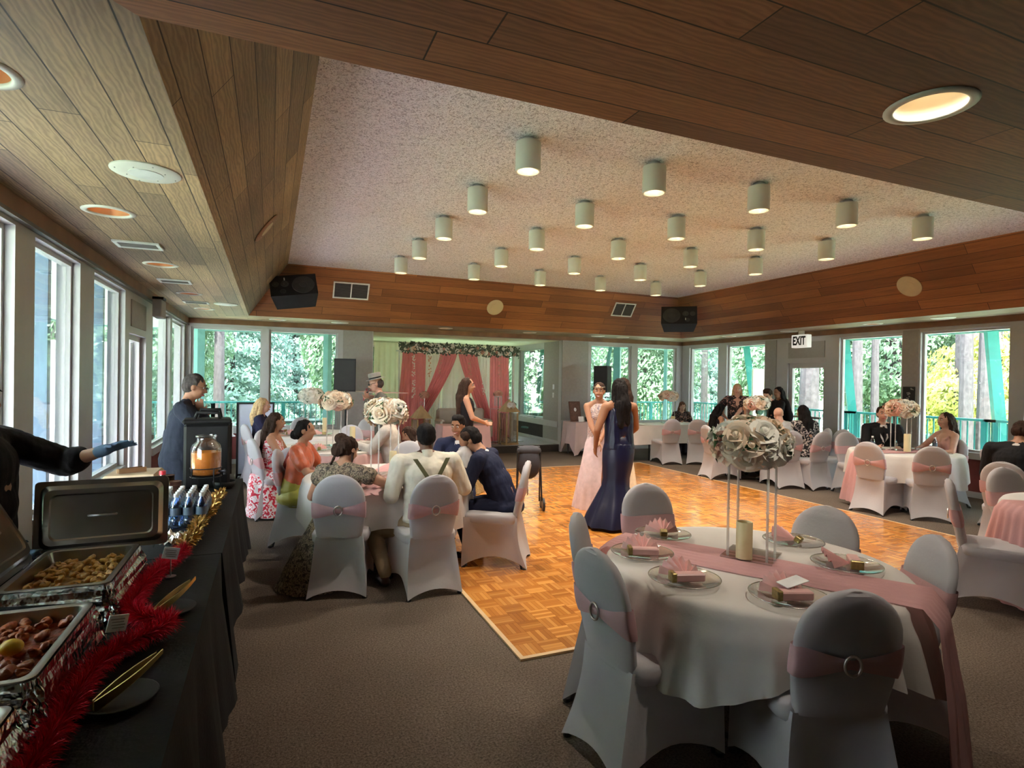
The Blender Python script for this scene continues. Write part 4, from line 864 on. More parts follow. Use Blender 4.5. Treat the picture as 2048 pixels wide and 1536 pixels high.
# ---- table 8 cut by the right edge
T8 = (5.93, 2.18)
round_table(*T8, .71, 'folding table cut by the right edge of the photo'); cloth_round(*T8, .715, .40, 'white cloth on the table cut by the right edge', seed=51)
runner(*T8, math.radians(152), .725, 'pink runner falling to the floor at the right edge of the photo', w_=.5, ends=(.3, .03), flare=(0, 1), seed=9)
ctop(4.97, 2.86, 5.52, 1.9, 'white covered chair seen from its side near the right edge, seat empty'); ctop(6.22, 3.12, 6.0, 2.4, 'white covered chair facing the camera beside the right edge'); ctop(7.80, 4.12, 8.1, 3.4, 'white covered chair before the man in the black jacket at the right edge', turn=.2)
ctop(6.55, 2.72, 6.1, 2.3, 'white covered chair mostly beyond the right edge'); ctop(8.6, 4.25, 8.3, 3.2, 'small bluish white chair behind the man at the right edge')
# ---------------------------------------------------------------- people
from mathutils import noise as mnoise
def skin(n, c): sm(n, c, 0.5, var=.06, scale=12, spec=.35)
skin('skin_light', (0.58, 0.33, 0.24)); skin('skin_mid', (0.40, 0.20, 0.12)); skin('skin_brown', (0.33, 0.16, 0.09)); skin('skin_dark', (0.17, 0.08, 0.05))
sm('hair_black', (0.010, 0.008, 0.008), 0.75, var=.4, scale=40, spec=.15); sm('hair_brown', (0.035, 0.018, 0.012), 0.75, var=.4, scale=40, spec=.15); sm('hair_blonde', (0.48, 0.32, 0.15), 0.55, var=.3, scale=40); sm('hair_grey', (0.07, 0.06, 0.055), 0.75, var=.4, scale=40, spec=.15); sm('hair_auburn', (0.13, 0.055, 0.03), 0.75, var=.4, scale=40, spec=.15)
sm('eye_white', (0.8, 0.78, 0.75), 0.2); sm('eye_dark', (0.02, 0.012, 0.01), 0.2); sm('lips', (0.40, 0.12, 0.10), 0.4); sm('teeth', (0.8, 0.78, 0.74), 0.3)
def fab(n, c, **k): sm(n, c, 0.8, var=.1, scale=14, spec=.2, bmp=.12, **k)
fab('suit_navy', (0.014, 0.018, 0.045)); fab('suit_black', (0.012, 0.012, 0.014)); fab('suit_slate', (0.028, 0.034, 0.052)); fab('shirt_white', (0.72, 0.70, 0.68)); fab('shirt_cream', (0.66, 0.62, 0.52)); fab('khaki', (0.34, 0.25, 0.15))
fab('olive_strap', (0.10, 0.10, 0.05)); fab('top_navy', (0.02, 0.02, 0.05)); fab('top_black', (0.012, 0.010, 0.012)); fab('coat_grey', (0.10, 0.095, 0.085)); fab('hat_grey', (0.26, 0.24, 0.22)); fab('shirt_grey', (0.42, 0.42, 0.42)); fab('shirt_beige', (0.50, 0.45, 0.40)); fab('glove_blue', (0.08, 0.13, 0.20)); fab('blanket_white', (0.66, 0.62, 0.60))
sm('satin_navy', (0.004, 0.005, 0.028), 0.38, var=.2, scale=4); fab('tulle_pink', (0.58, 0.45, 0.46)); sm('shoe_brown', (0.05, 0.025, 0.015), 0.3); sm('shoe_black', (0.012, 0.012, 0.012), 0.25); fab('cream_dress', (0.62, 0.55, 0.42)); fab('pink_top', (0.62, 0.36, 0.30))
sm('sari_orange', (0.52, 0.10, 0.035), 0.35, var=.3, scale=9, sheen=.3); sm('sari_green', (0.30, 0.27, 0.03), 0.5, var=.15, scale=5, sheen=.3); fab('sari_border', (0.32, 0.05, 0.04))
pattern('red_floral', [(0.42, (0.80, 0.70, 0.72)), (0.50, (0.78, 0.62, 0.62)), (0.54, (0.62, 0.04, 0.06)), (0.7, (0.50, 0.02, 0.05))], 16, detail=1, dist=2.0)
pattern('brown_floral', [(0.40, (0.055, 0.045, 0.035)), (0.50, (0.16, 0.12, 0.085)), (0.56, (0.34, 0.27, 0.19)), (0.64, (0.10, 0.085, 0.05))], 26, detail=2, dist=1.5)
pattern('black_white_floral', [(0.44, (0.015, 0.013, 0.015)), (0.52, (0.03, 0.028, 0.03)), (0.57, (0.55, 0.48, 0.44))], 18, detail=1, dist=2.0)
pattern('lace_bodice', [(0.40, (0.55, 0.42, 0.36)), (0.50, (0.62, 0.5, 0.45)), (0.56, (0.12, 0.12, 0.20)), (0.68, (0.5, 0.3, 0.25))], 30, detail=1, dist=2.0)
pattern('black_pink_floral', [(0.46, (0.015, 0.011, 0.013)), (0.55, (0.04, 0.025, 0.025)), (0.62, (0.40, 0.22, 0.18))], 20, detail=2, dist=1.5)
sm('gold_sequin', (0.42, 0.30, 0.14), 0.35, metal=.5, var=.5, scale=90)
def capsule(m, p, r, q, r2, n=12):
    p = Vector(p); q = Vector(q); a = q-p; L_ = a.length
    if L_ < 1e-5: a = Vector((0, 0, 1))
    a.normalize(); u = a.cross(Vector((0, 0, 1)) if abs(a.z) < .9 else Vector((1, 0, 0))).normalized(); v = a.cross(u); rs = []
    prof = [(-math.cos(t)*r, math.sin(t)*r, 0) for t in [.12, .5, 1.0, 1.5708]]+[(math.cos(t)*r2, math.sin(t)*r2, 1) for t in [1.5708, 1.0, .5, .12]]
    for off, rad, e in prof:
        c = (q if e else p)+a*off; rs.append([tuple(c+u*rad*math.cos(2*PI*k/n)+v*rad*math.sin(2*PI*k/n)) for k in range(n)])
    m.rings(rs)
def ell(m, c, r, R=None, n=16, k=10):
    X0 = m.X; m.X = X0 @ Matrix.Translation(Vector(c)) @ (R.to_4x4() if R else Matrix.Identity(4)); m.ball((0, 0, 0), r, n, k); m.X = X0
def blob(m, name, mat, parent, vox=.009, sm_it=4, hair=0.0, loc=None):
    o = m.build(name, mat, None, True); md = o.modifiers.new('r', 'REMESH'); md.mode = 'VOXEL'; md.voxel_size = vox; md.use_smooth_shade = True
    if sm_it: s_ = o.modifiers.new('s', 'SMOOTH'); s_.iterations = sm_it; s_.factor = .5
    dg = bpy.context.evaluated_depsgraph_get(); dg.update(); me = bpy.data.meshes.new_from_object(o.evaluated_get(dg)); old = o.data; o.modifiers.clear(); o.data = me; bpy.data.meshes.remove(old); me.name = name
    if not me.materials: me.materials.append(MATS[mat])
    me.polygons.foreach_set('use_smooth', [True]*len(me.polygons))
    if hair:
        nv = len(me.vertices); co = [0.0]*(nv*3); no = [0.0]*(nv*3); me.vertices.foreach_get('co', co); me.vertices.foreach_get('normal', no)
        for k in range(0, nv*3, 3):
            x, y, z = co[k:k+3]; n1 = (mnoise.noise(Vector((x*60, y*60, z*9)))+.6*mnoise.noise(Vector((x*22, y*22, z*12))))*hair
            co[k] = x+no[k]*n1; co[k+1] = y+no[k+1]*n1; co[k+2] = z+no[k+2]*n1
        me.vertices.foreach_set('co', co); me.update()
    if parent: o.parent = parent
    return o
def ik(S, W, a, b, pole):
    S = Vector(S); W = Vector(W); d = W-S; L_ = min(d.length, (a+b)*.995); d.normalize(); W = S+d*L_
    x = (a*a-b*b+L_*L_)/(2*L_); h = math.sqrt(max(0, a*a-x*x)); p = Vector(pole); p = (p-d*p.dot(d)).normalized(); return S+d*x+p*h, W
def hand(m, W, d, side, curl=.5, s=1.0, palm=None):
    d = Vector(d).normalized(); sd = Vector(side); sd = (sd-d*sd.dot(d)).normalized(); n = d.cross(sd) if palm is None else Vector(palm)
    n = (n-d*n.dot(d)).normalized(); sd = n.cross(d).normalized() if n.cross(d).dot(sd) > 0 else -n.cross(d).normalized()
    for o_ in (-.026, -.009, .009, .026): capsule(m, W+sd*o_*.5*s, .016*s, W+d*.085*s+sd*o_*s, .0115*s, 8)
    for k, (o_, l1, l2) in enumerate(((.028, .040, .034), (.0095, .045, .038), (-.0095, .042, .035), (-.028, .033, .027))):
        b = W+d*.088*s+sd*o_*s*1.05; d1 = (d*math.cos(curl*.7)+n*math.sin(curl*.7)+sd*o_*3).normalized(); c = b+d1*l1*s; c1 = curl*1.7; d2 = (d*math.cos(c1)+n*math.sin(c1)+sd*o_*2).normalized()
        capsule(m, b, .0088*s, c, .008*s, 8); capsule(m, c, .008*s, c+d2*l2*s, .0068*s, 8)
    t0 = W+d*.025*s+sd*.024*s; t1 = t0+(d*.7+sd*.6+n*.3).normalized()*.042*s; capsule(m, t0, .013*s, t1, .010*s, 8); capsule(m, t1, .010*s, t1+(d*.9+sd*.15+n*.35).normalized()*.03*s, .0085*s, 8)
def person(label, x, y, to, s=1.0, sit=False, lean=0, bend=0, tilt=0, hy=0, hp=0, b=1.0, fem=False, sk='skin_brown', hair='short', hc='hair_black', top=('shirt_white', 'long'), legs=('suit_black', 'trousers'), L=None, R=None, Lp=None, Rp=None, feet=None, face=False, vox=.010, z0=0, smile=False, shoes='shoe_black', glove=None, neck=0, bare=.0, curl=(.5, .5), extra=None, cut=None, knee_w=.11, cat='person'):
    rz = math.atan2(to[1]-y, to[0]-x)-PI/2
    T = thing('person', label, cat, (x, y, z0), rz); T.scale = (s, s, s)
    P = Vector((0, 0, .93 if not sit else .555)); Rm = Matrix.Rotation(math.radians(tilt), 3, 'Y') @ Matrix.Rotation(math.radians(-lean), 3, 'X'); Rb = Rm @ Matrix.Rotation(math.radians(-bend), 3, 'X')
    sw = (.165 if fem else .195)*(.5+.5*b); hipw = .095
    W_ = P+Rm @ Vector((0, 0, .20)); C = W_+Rb @ Vector((0, 0, .17)); N = W_+Rb @ Vector((0, -.01, .335)); up = Rb @ Vector((0, 0, 1)); fw = Rb @ Vector((0, 1, 0)); rt = Rb @ Vector((1, 0, 0))
    Hm = Rb @ Matrix.Rotation(math.radians(lean+bend)*.55, 3, 'X') @ Matrix.Rotation(math.radians(hy), 3, 'Z') @ Matrix.Rotation(math.radians(-hp), 3, 'X'); H = N+up*.045+Hm @ Vector((0, .025, .115))
    hd = lambda *a: H+Hm @ Vector(a)
    m = MB()
    capsule(m, N-up*.05, .058*(.7+.3*b), H+Hm @ Vector((0, -.015, -.05)), .05)
    ell(m, hd(0, -.008, .025), (.075, .094, .092), Hm, 20, 14); ell(m, hd(0, .022, -.035), (.060, .068, .075), Hm); ell(m, hd(0, .045, -.082), (.030, .032, .022), Hm)
    capsule(m, hd(0, .088, .018), .008, hd(0, .108, -.022), .0125, 8); capsule(m, hd(-.014, .094, -.026), .008, hd(.014, .094, -.026), .008, 8)
    ell(m, hd(.077, -.005, -.005), (.010, .020, .030), Hm, 8, 6); ell(m, hd(-.077, -.005, -.005), (.010, .020, .030), Hm, 8, 6); ell(m, hd(.03, .066, -.028), (.026, .022, .022), Hm, 8, 6); ell(m, hd(-.03, .066, -.028), (.026, .022, .022), Hm, 8, 6); capsule(m, hd(-.034, .079, .034), .010, hd(.034, .079, .034), .010, 8)
    # torso and limbs
    for sg in (-1, 1): capsule(m, N+up*.015+rt*sg*.02, .045, N-up*.045+rt*sg*sw*.85, .045)
    capsule(m, W_, .105*b, C, .105*b); capsule(m, P, .11*b, W_, .105*b)
    ell(m, C, (.145*b*(.9 if fem else 1), .095*b, .16), Rb); ell(m, W_, (.125*b, .092*b, .15), Rm); ell(m, P+Vector((0, -.01, 0)), (.145*b, .105*b, .12), Rm)
    Sh = [N-up*.055+rt*sg*sw for sg in (-1, 1)]
    capsule(m, Sh[0], .05, Sh[1], .05); capsule(m, N-up*.03-rt*.06, .045, N-up*.03+rt*.06, .045)
    tg = [L if L is not None else (-sw-.06, .06, P.z-.04), R if R is not None else (sw+.06, .06, P.z-.04)]
    El = []; Wr = []
    for i, sg in enumerate((-1, 1)):
        pole = (Lp, Rp)[i] or (sg*.5, -.8, -.3); e, w_ = ik(Sh[i], tg[i], .285, .25, pole); El.append(e); Wr.append(w_)
        capsule(m, Sh[i], .052*(.6+.4*b), e, .040*(.6+.4*b)); capsule(m, e, .040*(.6+.4*b), w_, .026)
    hms = [m, m] if not glove else [MB(), MB()]
    for i, sg in enumerate((-1, 1)):
        dd = (Wr[i]-El[i]).normalized(); dn = dd if L is None or i else dd
        if glove: capsule(hms[i], Wr[i]-dd*.05, .032, Wr[i], .030)
        hand(hms[i], Wr[i], dd, Vector((-sg*.9, .3, .5)) if abs(dd.z) < .6 else Vector((0, 1, 0)), curl[i])
    hips = [P+Vector((sg*hipw, 0, -.02)) for sg in (-1, 1)]; Kn = []; An = []
    for i, sg in enumerate((-1, 1)):
        if feet: ft = Vector(feet[i])
        elif sit: ft = Vector((sg*.12, .44, .09))
        else: ft = Vector((sg*.09, .0, .09))
        k_, a_ = ik(hips[i], ft, .43, .42, (sg*knee_w, 1, .4 if sit else 0)); Kn.append(k_); An.append(a_)
        capsule(m, hips[i], .085*(.5+.5*b), k_, .056); capsule(m, k_, .055, a_, .036); capsule(m, a_-Vector((0, .02, .035)), .038, a_+Vector((sg*.02, .13, -.055)), .030)
    blob(m, 'body', sk, T, vox, 3)
    for hm in (hms if glove else ()): blob(hm, 'glove', glove, T, vox*.8, 2)
    # garments
    tm, sl_ = top; g = MB(); th = .018
    for o_ in (-.045*b, .045*b): capsule(g, W_+rt*o_, .088*b+th, C+rt*o_, .088*b+th); capsule(g, P+rt*o_+Vector((0, -.01, .02)), .092*b+th, W_+rt*o_, .088*b+th)
    if cut != 'low': ell(g, C, (.150*b*(.9 if fem else 1)+th, .100*b+th, .17), Rb)
    else: ell(g, C-up*.065, (.150*b*.9+th, .102*b+th, .125), Rb)
    ell(g, W_, (.130*b+th*(1 if fem else 1.6), .097*b+th*(1 if fem else 1.4), .17), Rm); ell(g, P+Vector((0, -.01, 0)), (.150*b+th, .112*b+th, .13 if not sit else .11), Rm)
    if fem: ell(g, C+rt*.065+fw*.075-up*.03, (.06, .05, .06), Rb, 10, 8); ell(g, C-rt*.065+fw*.075-up*.03, (.06, .05, .06), Rb, 10, 8)
    if sl_ != 'none':
        for sg in (-1, 1): capsule(g, N-up*.0+rt*sg*.03, .045+th*.3, N-up*.045+rt*sg*sw*.9, .050+th*.5)
        capsule(g, Sh[0], .055*b**.5+th*.7, Sh[1], .055*b**.5+th*.7); capsule(g, N-up*.05-rt*.05, .05+th*.4, N-up*.05+rt*.05, .05+th*.4)
        for i in (0, 1):
            e = El[i]
            if sl_ == 'short': capsule(g, Sh[i], .058*b**.5+th, Sh[i].lerp(e, .62), .056*b**.5+th)
            elif sl_ == 'puff': ell(g, Sh[i].lerp(e, .28), (.085, .08, .085), None, 12, 8)
            elif sl_ == 'elbow': capsule(g, Sh[i], .056*b**.5+th, e, .05*b**.5+th); capsule(g, e, .05*b**.5+th, e.lerp(Wr[i], .25), .052+th)
            else:
                capsule(g, Sh[i], .056*b**.5+th*.8, e, .045*b**.5+th*.8); capsule(g, e, .045*b**.5+th*.8, Wr[i]-(Wr[i]-e).normalized()*(.02 if sl_ == 'long' else .12), .034+th*.4)
    else:
        for sg in (-1, 1): capsule(g, C+rt*sg*.10+fw*.075+up*.06, .016, N-up*.03+rt*sg*.10, .014, 8); capsule(g, N-up*.03+rt*sg*.10, .014, C+rt*sg*.10-fw*.085+up*.06, .016, 8)
    nm = 'jacket' if tm.startswith('suit') or tm.startswith('coat') else 'top' if fem else 'shirt'
    lg, lt = legs
    if nm == 'jacket':
        if sit: ell(g, P+Vector((0, -.05, -.03)), (.165*b+.02, .13*b, .10))
        else: capsule(g, P+Vector((-.05, 0, .05)), .12*b, P+Vector((-.06, 0, -.12)), .115*b); capsule(g, P+Vector((.05, 0, .05)), .12*b, P+Vector((.06, 0, -.12)), .115*b)
    gm = blob(g, nm, tm, T, vox, 3, hair=.0035)
    if nm == 'jacket':     # shirt front and collar in the opening
        f2 = MB(); f2.add([tuple(N+fw*.072-rt*.045+up*.0), tuple(N+fw*.072+rt*.045+up*.0), tuple(C+fw*(.105*b+.028)+rt*.05-up*.02), tuple(W_+fw*(.105*b+.030)+up*.06), tuple(C+fw*(.105*b+.028)-rt*.05-up*.02)], [[0, 4, 3, 2, 1]]); ell(f2, N-up*.015, (.068, .066, .035), Rb, 14, 8); f2.build('shirt_front', 'shirt_white', T, True)
    if lt == 'trousers':
        g = MB(); ell(g, P+Vector((0, -.01, -.03)), (.155*b+.012, .115*b+.012, .12))
        for i in (0, 1): capsule(g, hips[i], .098*(.5+.5*b), Kn[i], .072*(.6+.4*b)); capsule(g, Kn[i], .070*(.6+.4*b), An[i]+Vector((0, 0, .03)), .056)
        blob(g, 'trousers', lg, T, vox, 3, hair=.003)
    elif lt == 'skirt_sit':
        g = MB(); ell(g, P+Vector((0, 0, -.03)), (.18*b, .15, .11))
        for i in (0, 1): capsule(g, hips[i], .11*b, Kn[i], .09); capsule(g, Kn[i], .09, Vector((An[i].x*1.15, An[i].y, .10)), .085)
        capsule(g, (Kn[0]+Kn[1])/2, .10, Vector((0, (An[0].y+An[1].y)/2, .12)), .10); capsule(g, (hips[0]+hips[1])/2, .10, (Kn[0]+Kn[1])/2, .09); blob(g, 'skirt', lg, T, vox, 3)
    if lt in ('trousers',) or lt == 'skirt_sit':
        g = MB()
        for i, sg in enumerate((-1, 1)): capsule(g, An[i]-Vector((0, .025, .045)), .042, An[i]+Vector((sg*.02, .14, -.058)), .034)
        blob(g, 'shoes', shoes, T, vox, 2)
    # hair
    if hair != 'none':
        g = MB()
        if hair == 'balding': ell(g, hd(0, -.045, .0), (.083, .072, .075), Hm, 18, 12)
        else: ell(g, hd(0, -.022, .040), (.084, .094, .088), Hm, 20, 14); ell(g, hd(0, -.045, .0), (.082, .068, .075), Hm)
        if hair == 'thick': ell(g, hd(0, -.005, .098), (.075, .075, .042), Hm)
        if hair in ('long', 'longfront', 'curly', 'mid'):
            Lh = {'long': .34, 'longfront': .36, 'curly': .26, 'mid': .16}[hair]; bk = N-fw*.095
            capsule(g, hd(0, -.07, 0), .075, bk-up*.02, .07); capsule(g, bk-up*.02-rt*.03, .065, bk-up*Lh-rt*.04, .045); capsule(g, bk-up*.02+rt*.03, .065, bk-up*(Lh-.03)+rt*.04, .045)
            for sg in (-1, 1): capsule(g, hd(sg*.068, -.01, .03), .026, N+rt*sg*.085-fw*.02-up*.02, .035); capsule(g, N+rt*sg*.085-fw*.02-up*.02, .035, N+rt*sg*.09+fw*(.06 if hair == 'longfront' else -.05)-up*Lh*.8, .028)
        if hair == 'bun': ell(g, hd(0, -.115, -.05), (.055, .045, .055), Hm); ell(g, hd(0, -.07, -.02), (.08, .06, .08), Hm)
        if hair == 'updo': ell(g, hd(-.03, -.10, .075), (.06, .06, .055), Hm); ell(g, hd(.04, -.10, .03), (.06, .055, .06), Hm); ell(g, hd(-.01, -.115, -.03), (.07, .05, .07), Hm); capsule(g, hd(-.05, -.09, -.05), .02, hd(-.06, -.10, -.17), .008); capsule(g, hd(.07, 0, -.02), .016, hd(.08, .02, -.14), .007)
        blob(g, 'hair', hc, T, vox*.8, 2, hair=.006 if hair in ('short', 'balding', 'thick') else .010)
    if face:
        for sg in (-1, 1):
            e_ = MB(); ell(e_, hd(sg*.031, .079, .014), (.014, .009, .0085), Hm, 10, 6); eo = e_.build('eye', 'eye_white', T, True)
            e_ = MB(); ell(e_, hd(sg*.031, .087, .014), (.006, .003, .0065), Hm, 8, 5); e_.build('iris', 'eye_dark', eo, True)
            e_ = MB(); e_.tube([hd(sg*.014, .090, .036), hd(sg*.032, .089, .042), hd(sg*.052, .075, .034)], [.004, .0045, .002], 6); e_.build('eyebrow', hc, T, True)
        e_ = MB(); e_.tube([hd(-.030, .076, -.052 if smile else -.058), hd(-.015, .088, -.058), hd(0, .092, -.060), hd(.015, .088, -.058), hd(.030, .076, -.052 if smile else -.058)], [.003, .008, .009, .008, .003], 8); lp = e_.build('mouth', 'lips', T, True)
        if smile: e_ = MB(); e_.tube([hd(-.020, .091, -.0565), hd(0, .1005, -.0595), hd(.020, .091, -.0565)], [.002, .0042, .002], 6); e_.build('teeth', 'teeth', lp, True)
    return dict(T=T, hd=hd, N=N, C=C, W=W_, P=P, Sh=Sh, El=El, Wr=Wr, Kn=Kn, An=An, up=up, fw=fw, rt=rt, Hm=Hm, Rb=Rb, vox=vox)
def gown(p, mat, rings_, name='skirt', folds=9, amp=.06, cx=0, dy=0):
    """standing skirt: rings of (z, half width x, half depth y)"""
    rs = []; K = 96
    for z, a, b_ in rings_:
        t = max(0, min(1, (.85-z)/.85)); rs.append([((a*(1+amp*t*math.sin(folds*th+.7*math.sin(2*th))))*math.cos(th)+cx*t, (b_*(1+amp*t*math.sin(folds*th+1)))*math.sin(th)+dy*t, z) for th in [2*PI*k/K for k in range(K)]])
    o = MB().rings(rs, True, True, False).build(name, mat, p['T'], True); return o
CAMP = (0, 0)
# -- server at the buffet
p = person('person in black jacket behind the buffet reaching out a blue gloved hand', -1.17, 3.18, (1.0, 2.96), s=.95, sk='skin_brown', hair='short', top=('top_black', 'elbow'), legs=('suit_black', 'trousers'), L=(-.22, .44, 1.36), R=(.22, .18, 1.0), Lp=(-.6, 0, -.6), glove='glove_blue', curl=(.12, .5), b=1.25, vox=.009, hy=-35, face=True)
ell_ = None
# -- man in dark suit behind the drinks
p = person('standing man in dark slate suit, hand at his chin, by the drinks jar', -.78, 6.05, (.5, 6.0), s=.965, sk='skin_mid', hair='short', hc='hair_grey', top=('suit_slate', 'long'), legs=('suit_slate', 'trousers'), lean=4, bend=8, hp=10, b=1.2, L=(-.02, .20, 1.36), R=(.02, .23, 1.33), Lp=(-.7, .2, -.8), Rp=(.7, .2, -.8), face=True, vox=.009)
m = MB()
for sg in (-1, 1): m.tube([p['hd'](sg*.031+.017*math.cos(a), .102, .012+.014*math.sin(a)) for a in [2*PI*k/12 for k in range(13)]], .0018, 5, False); m.tube([p['hd'](sg*.048, .10, .014), p['hd'](sg*.08, -.005, .014)], .0016, 5)
m.build('glasses', 'black_plastic', p['T'])
# -- seated women on the left
p = person('seated blonde woman in navy top by the white board', -.16, 9.62, (1.5, 9.4), s=.97, sit=True, fem=True, sk='skin_light', hair='mid', hc='hair_blonde', top=('top_navy', 'short'), legs=('top_black', 'skirt_sit'), lean=4, L=(-.15, .40, .78), R=(.15, .42, .78), vox=.012, b=1.1, face=True)
p = person('seated dark haired woman in red and white patterned dress', .0, 7.42, (1.3, 7.15), s=.90, sit=True, fem=True, sk='skin_mid', hair='long', hc='hair_brown', top=('red_floral', 'none'), legs=('red_floral', 'skirt_sit'), lean=6, L=(-.15, .40, .78), R=(.15, .42, .78), vox=.010, b=1.15, feet=((-.12, .30, .09), (.12, .30, .09)), face=True, cut='low')
m = MB(); m.rings([[(a_*math.cos(t)*(1+.06*math.sin(7*t)), b_*math.sin(t)-.04+dy, z) for t in [2*PI*k/40 for k in range(40)]] for z, a_, b_, dy in ((.56, .20, .20, 0), (.40, .24, .23, 0), (.2, .26, .25, .02), (.03, .29, .28, .04))], True, True, False); m.build('skirt_drape', 'red_floral', p['T'], True)
p = person('seated woman in orange blouse and green sari, black hair in a low bun', .24, 6.14, (1.1, 5.85), s=.90, sit=True, fem=True, sk='skin_mid', hair='bun', hc='hair_black', top=('sari_orange', 'short'), legs=('sari_green', 'skirt_sit'), lean=8, L=(-.18, .42, .80), R=(.25, .45, .80), b=1.25, vox=.009)
g = MB(); ell(g, p['P']+Vector((0, -.01, .05)), (.215, .175, .20)); ell(g, p['P']+Vector((0, -.0, -.04)), (.24, .20, .13)); blob(g, 'sari_wrap', 'sari_green', p['T'], .010, 3)
m = MB(); m.tube([p['N']+Vector((.12, -.08, -.06)), p['C']+Vector((.02, -.155, -.05)), p['W']+Vector((-.16, -.12, -.05)), p['W']+Vector((-.19, .05, -.08))], .030, 8); m.build('sari_band', 'sari_border', p['T'], True)
# -- family table
p = person('seated woman in brown flowered dress with messy dark updo, back to the camera', .50, 4.78, (.95, 5.5), s=.87, sit=True, fem=True, sk='skin_mid', hair='updo', hc='hair_brown', top=('brown_floral', 'puff'), legs=('brown_floral', 'skirt_sit'), lean=12, hp=18, hy=-25, L=(-.20, .34, .82), R=(.30, .36, .84), Rp=(.9, -.3, -.1), b=1.3, vox=.009)
m = MB(); K = 60; rs = []
for z, ax, ay, ox, oy in ((.62, .22, .16, 0, 0), (.50, .26, .22, -.02, 0), (.36, .28, .26, -.08, -.02), (.2, .30, .28, -.14, -.04), (.06, .30, .30, -.19, -.06), (.015, .32, .31, -.20, -.07)): rs.append([(ax*math.cos(t)*(1+.05*math.sin(9*t))+ox, ay*math.sin(t)*(1+.05*math.sin(8*t+1))+oy, z) for t in [2*PI*k/K for k in range(K)]])
m.rings(rs, True, True, False); m.build('skirt_drape', 'brown_floral', p['T'], True)
p = person('big seated man in cream shirt with olive braces, back to the camera', 1.20, 4.60, (1.16, 5.6), s=.945, sit=True, sk='skin_dark', hair='short', hc='hair_black', top=('shirt_cream', 'long'), legs=('khaki', 'trousers'), lean=9, L=(-.22, .24, .70), R=(.26, .30, .80), Lp=(-.4, -.4, -.9), Rp=(.5, -.3, -.8), b=1.45, vox=.009, feet=((-.36, .02, .09), (.1, .40, .09)), knee_w=.8, shoes='shoe_brown')
m = MB()
def onback_p(q, a, u_): # point on the back surface of a seated torso
    return q['C']+q['rt']*a-q['fw']*(.183-.25*abs(a)**1.6-.10*max(0, u_)**1.1)+q['up']*u_
for sg in (-1, 1):
    pts = []
    for k in range(9): t = k/8; pts.append(onback_p(p, sg*(.145*(1-t)+.0*t), .135*(1-t)-.10*t)-p['fw']*.006)
    for i in range(8):
        a_, b_ = pts[i], pts[i+1]; sd = p['rt']*.019; m.add([tuple(a_-sd), tuple(a_+sd), tuple(b_+sd), tuple(b_-sd)], [[0, 1, 2, 3]])
        m.add([tuple(a_-sd-p['fw']*.008), tuple(a_+sd-p['fw']*.008), tuple(b_+sd-p['fw']*.008), tuple(b_-sd-p['fw']*.008)], [[3, 2, 1, 0]])
a_ = onback_p(p, 0, -.10); m.tube([a_, p['W']-p['fw']*.175, p['P']-Vector((0, .17, -.05))], .014, 8)
m.build('braces', 'olive_strap', p['T'])
g = MB(); capsule(g, p['N']-p['up']*.035, .074, p['N']+p['up']*.012, .068); blob(g, 'collar', 'shirt_cream', p['T'], .008, 2)
p = person('smiling seated man in navy jacket and white shirt, facing the camera', 1.92, 6.05, (1.40, 4.6), s=.93, sit=True, sk='skin_brown', hair='thick', hc='hair_black', top=('suit_navy', 'long'), legs=('suit_navy', 'trousers'), lean=8, hp=6, hy=-22, L=(-.2, .38, .80), R=(.2, .38, .80), face=True, smile=True, vox=.009, b=1.1)
p = person('seated man in navy suit leaning over a baby at the parquet edge', 2.0, 4.92, (1.2, 5.57), s=.95, sit=True, sk='skin_mid', hair='thick', hc='hair_black', top=('suit_navy', 'long'), legs=('suit_navy', 'trousers'), lean=19, bend=12, hp=24, L=(-.10, .36, .86), R=(.10, .34, .82), Lp=(-.8, -.3, -.6), Rp=(.8, -.4, -.6), b=1.18, vox=.009, face=True, feet=((-.1, .32, .09), (.1, .28, .09)), curl=(.9, .9))
# the baby he holds
bt = thing('person', 'baby with dark hair wrapped in a white blanket, held by the man in navy', 'person', (1.685, 5.13, .94), .6)
g = MB(); ell(g, (0, 0, .17), (.058, .066, .066)); ell(g, (0, .01, .13), (.045, .05, .045)); capsule(g, (0, 0, .03), .05, (.02, -.01, -.10), .045); capsule(g, (.05, .02, .04), .02, (.10, .07, -.02), .016); capsule(g, (-.05, .02, .04), .02, (-.09, .07, -.02), .016); capsule(g, (.03, .03, -.1), .03, (.06, .10, -.13), .02); capsule(g, (-.03, .03, -.1), .03, (-.05, .10, -.13), .02); ell(g, (0, .065, .155), (.01, .01, .008)); blob(g, 'body', 'skin_brown', bt, .008, 2)
g = MB(); ell(g, (0, -.012, .185), (.061, .066, .062)); blob(g, 'hair', 'hair_brown', bt, .008, 2, hair=.002)
g = MB(); capsule(g, (0, 0, .04), .068, (.02, -.01, -.10), .075); capsule(g, (-.06, .02, .03), .035, (-.11, .08, -.06), .03); capsule(g, (.05, .03, .02), .035, (.09, .08, -.05), .03); blob(g, 'blanket', 'blanket_white', bt, .009, 2, hair=.004)
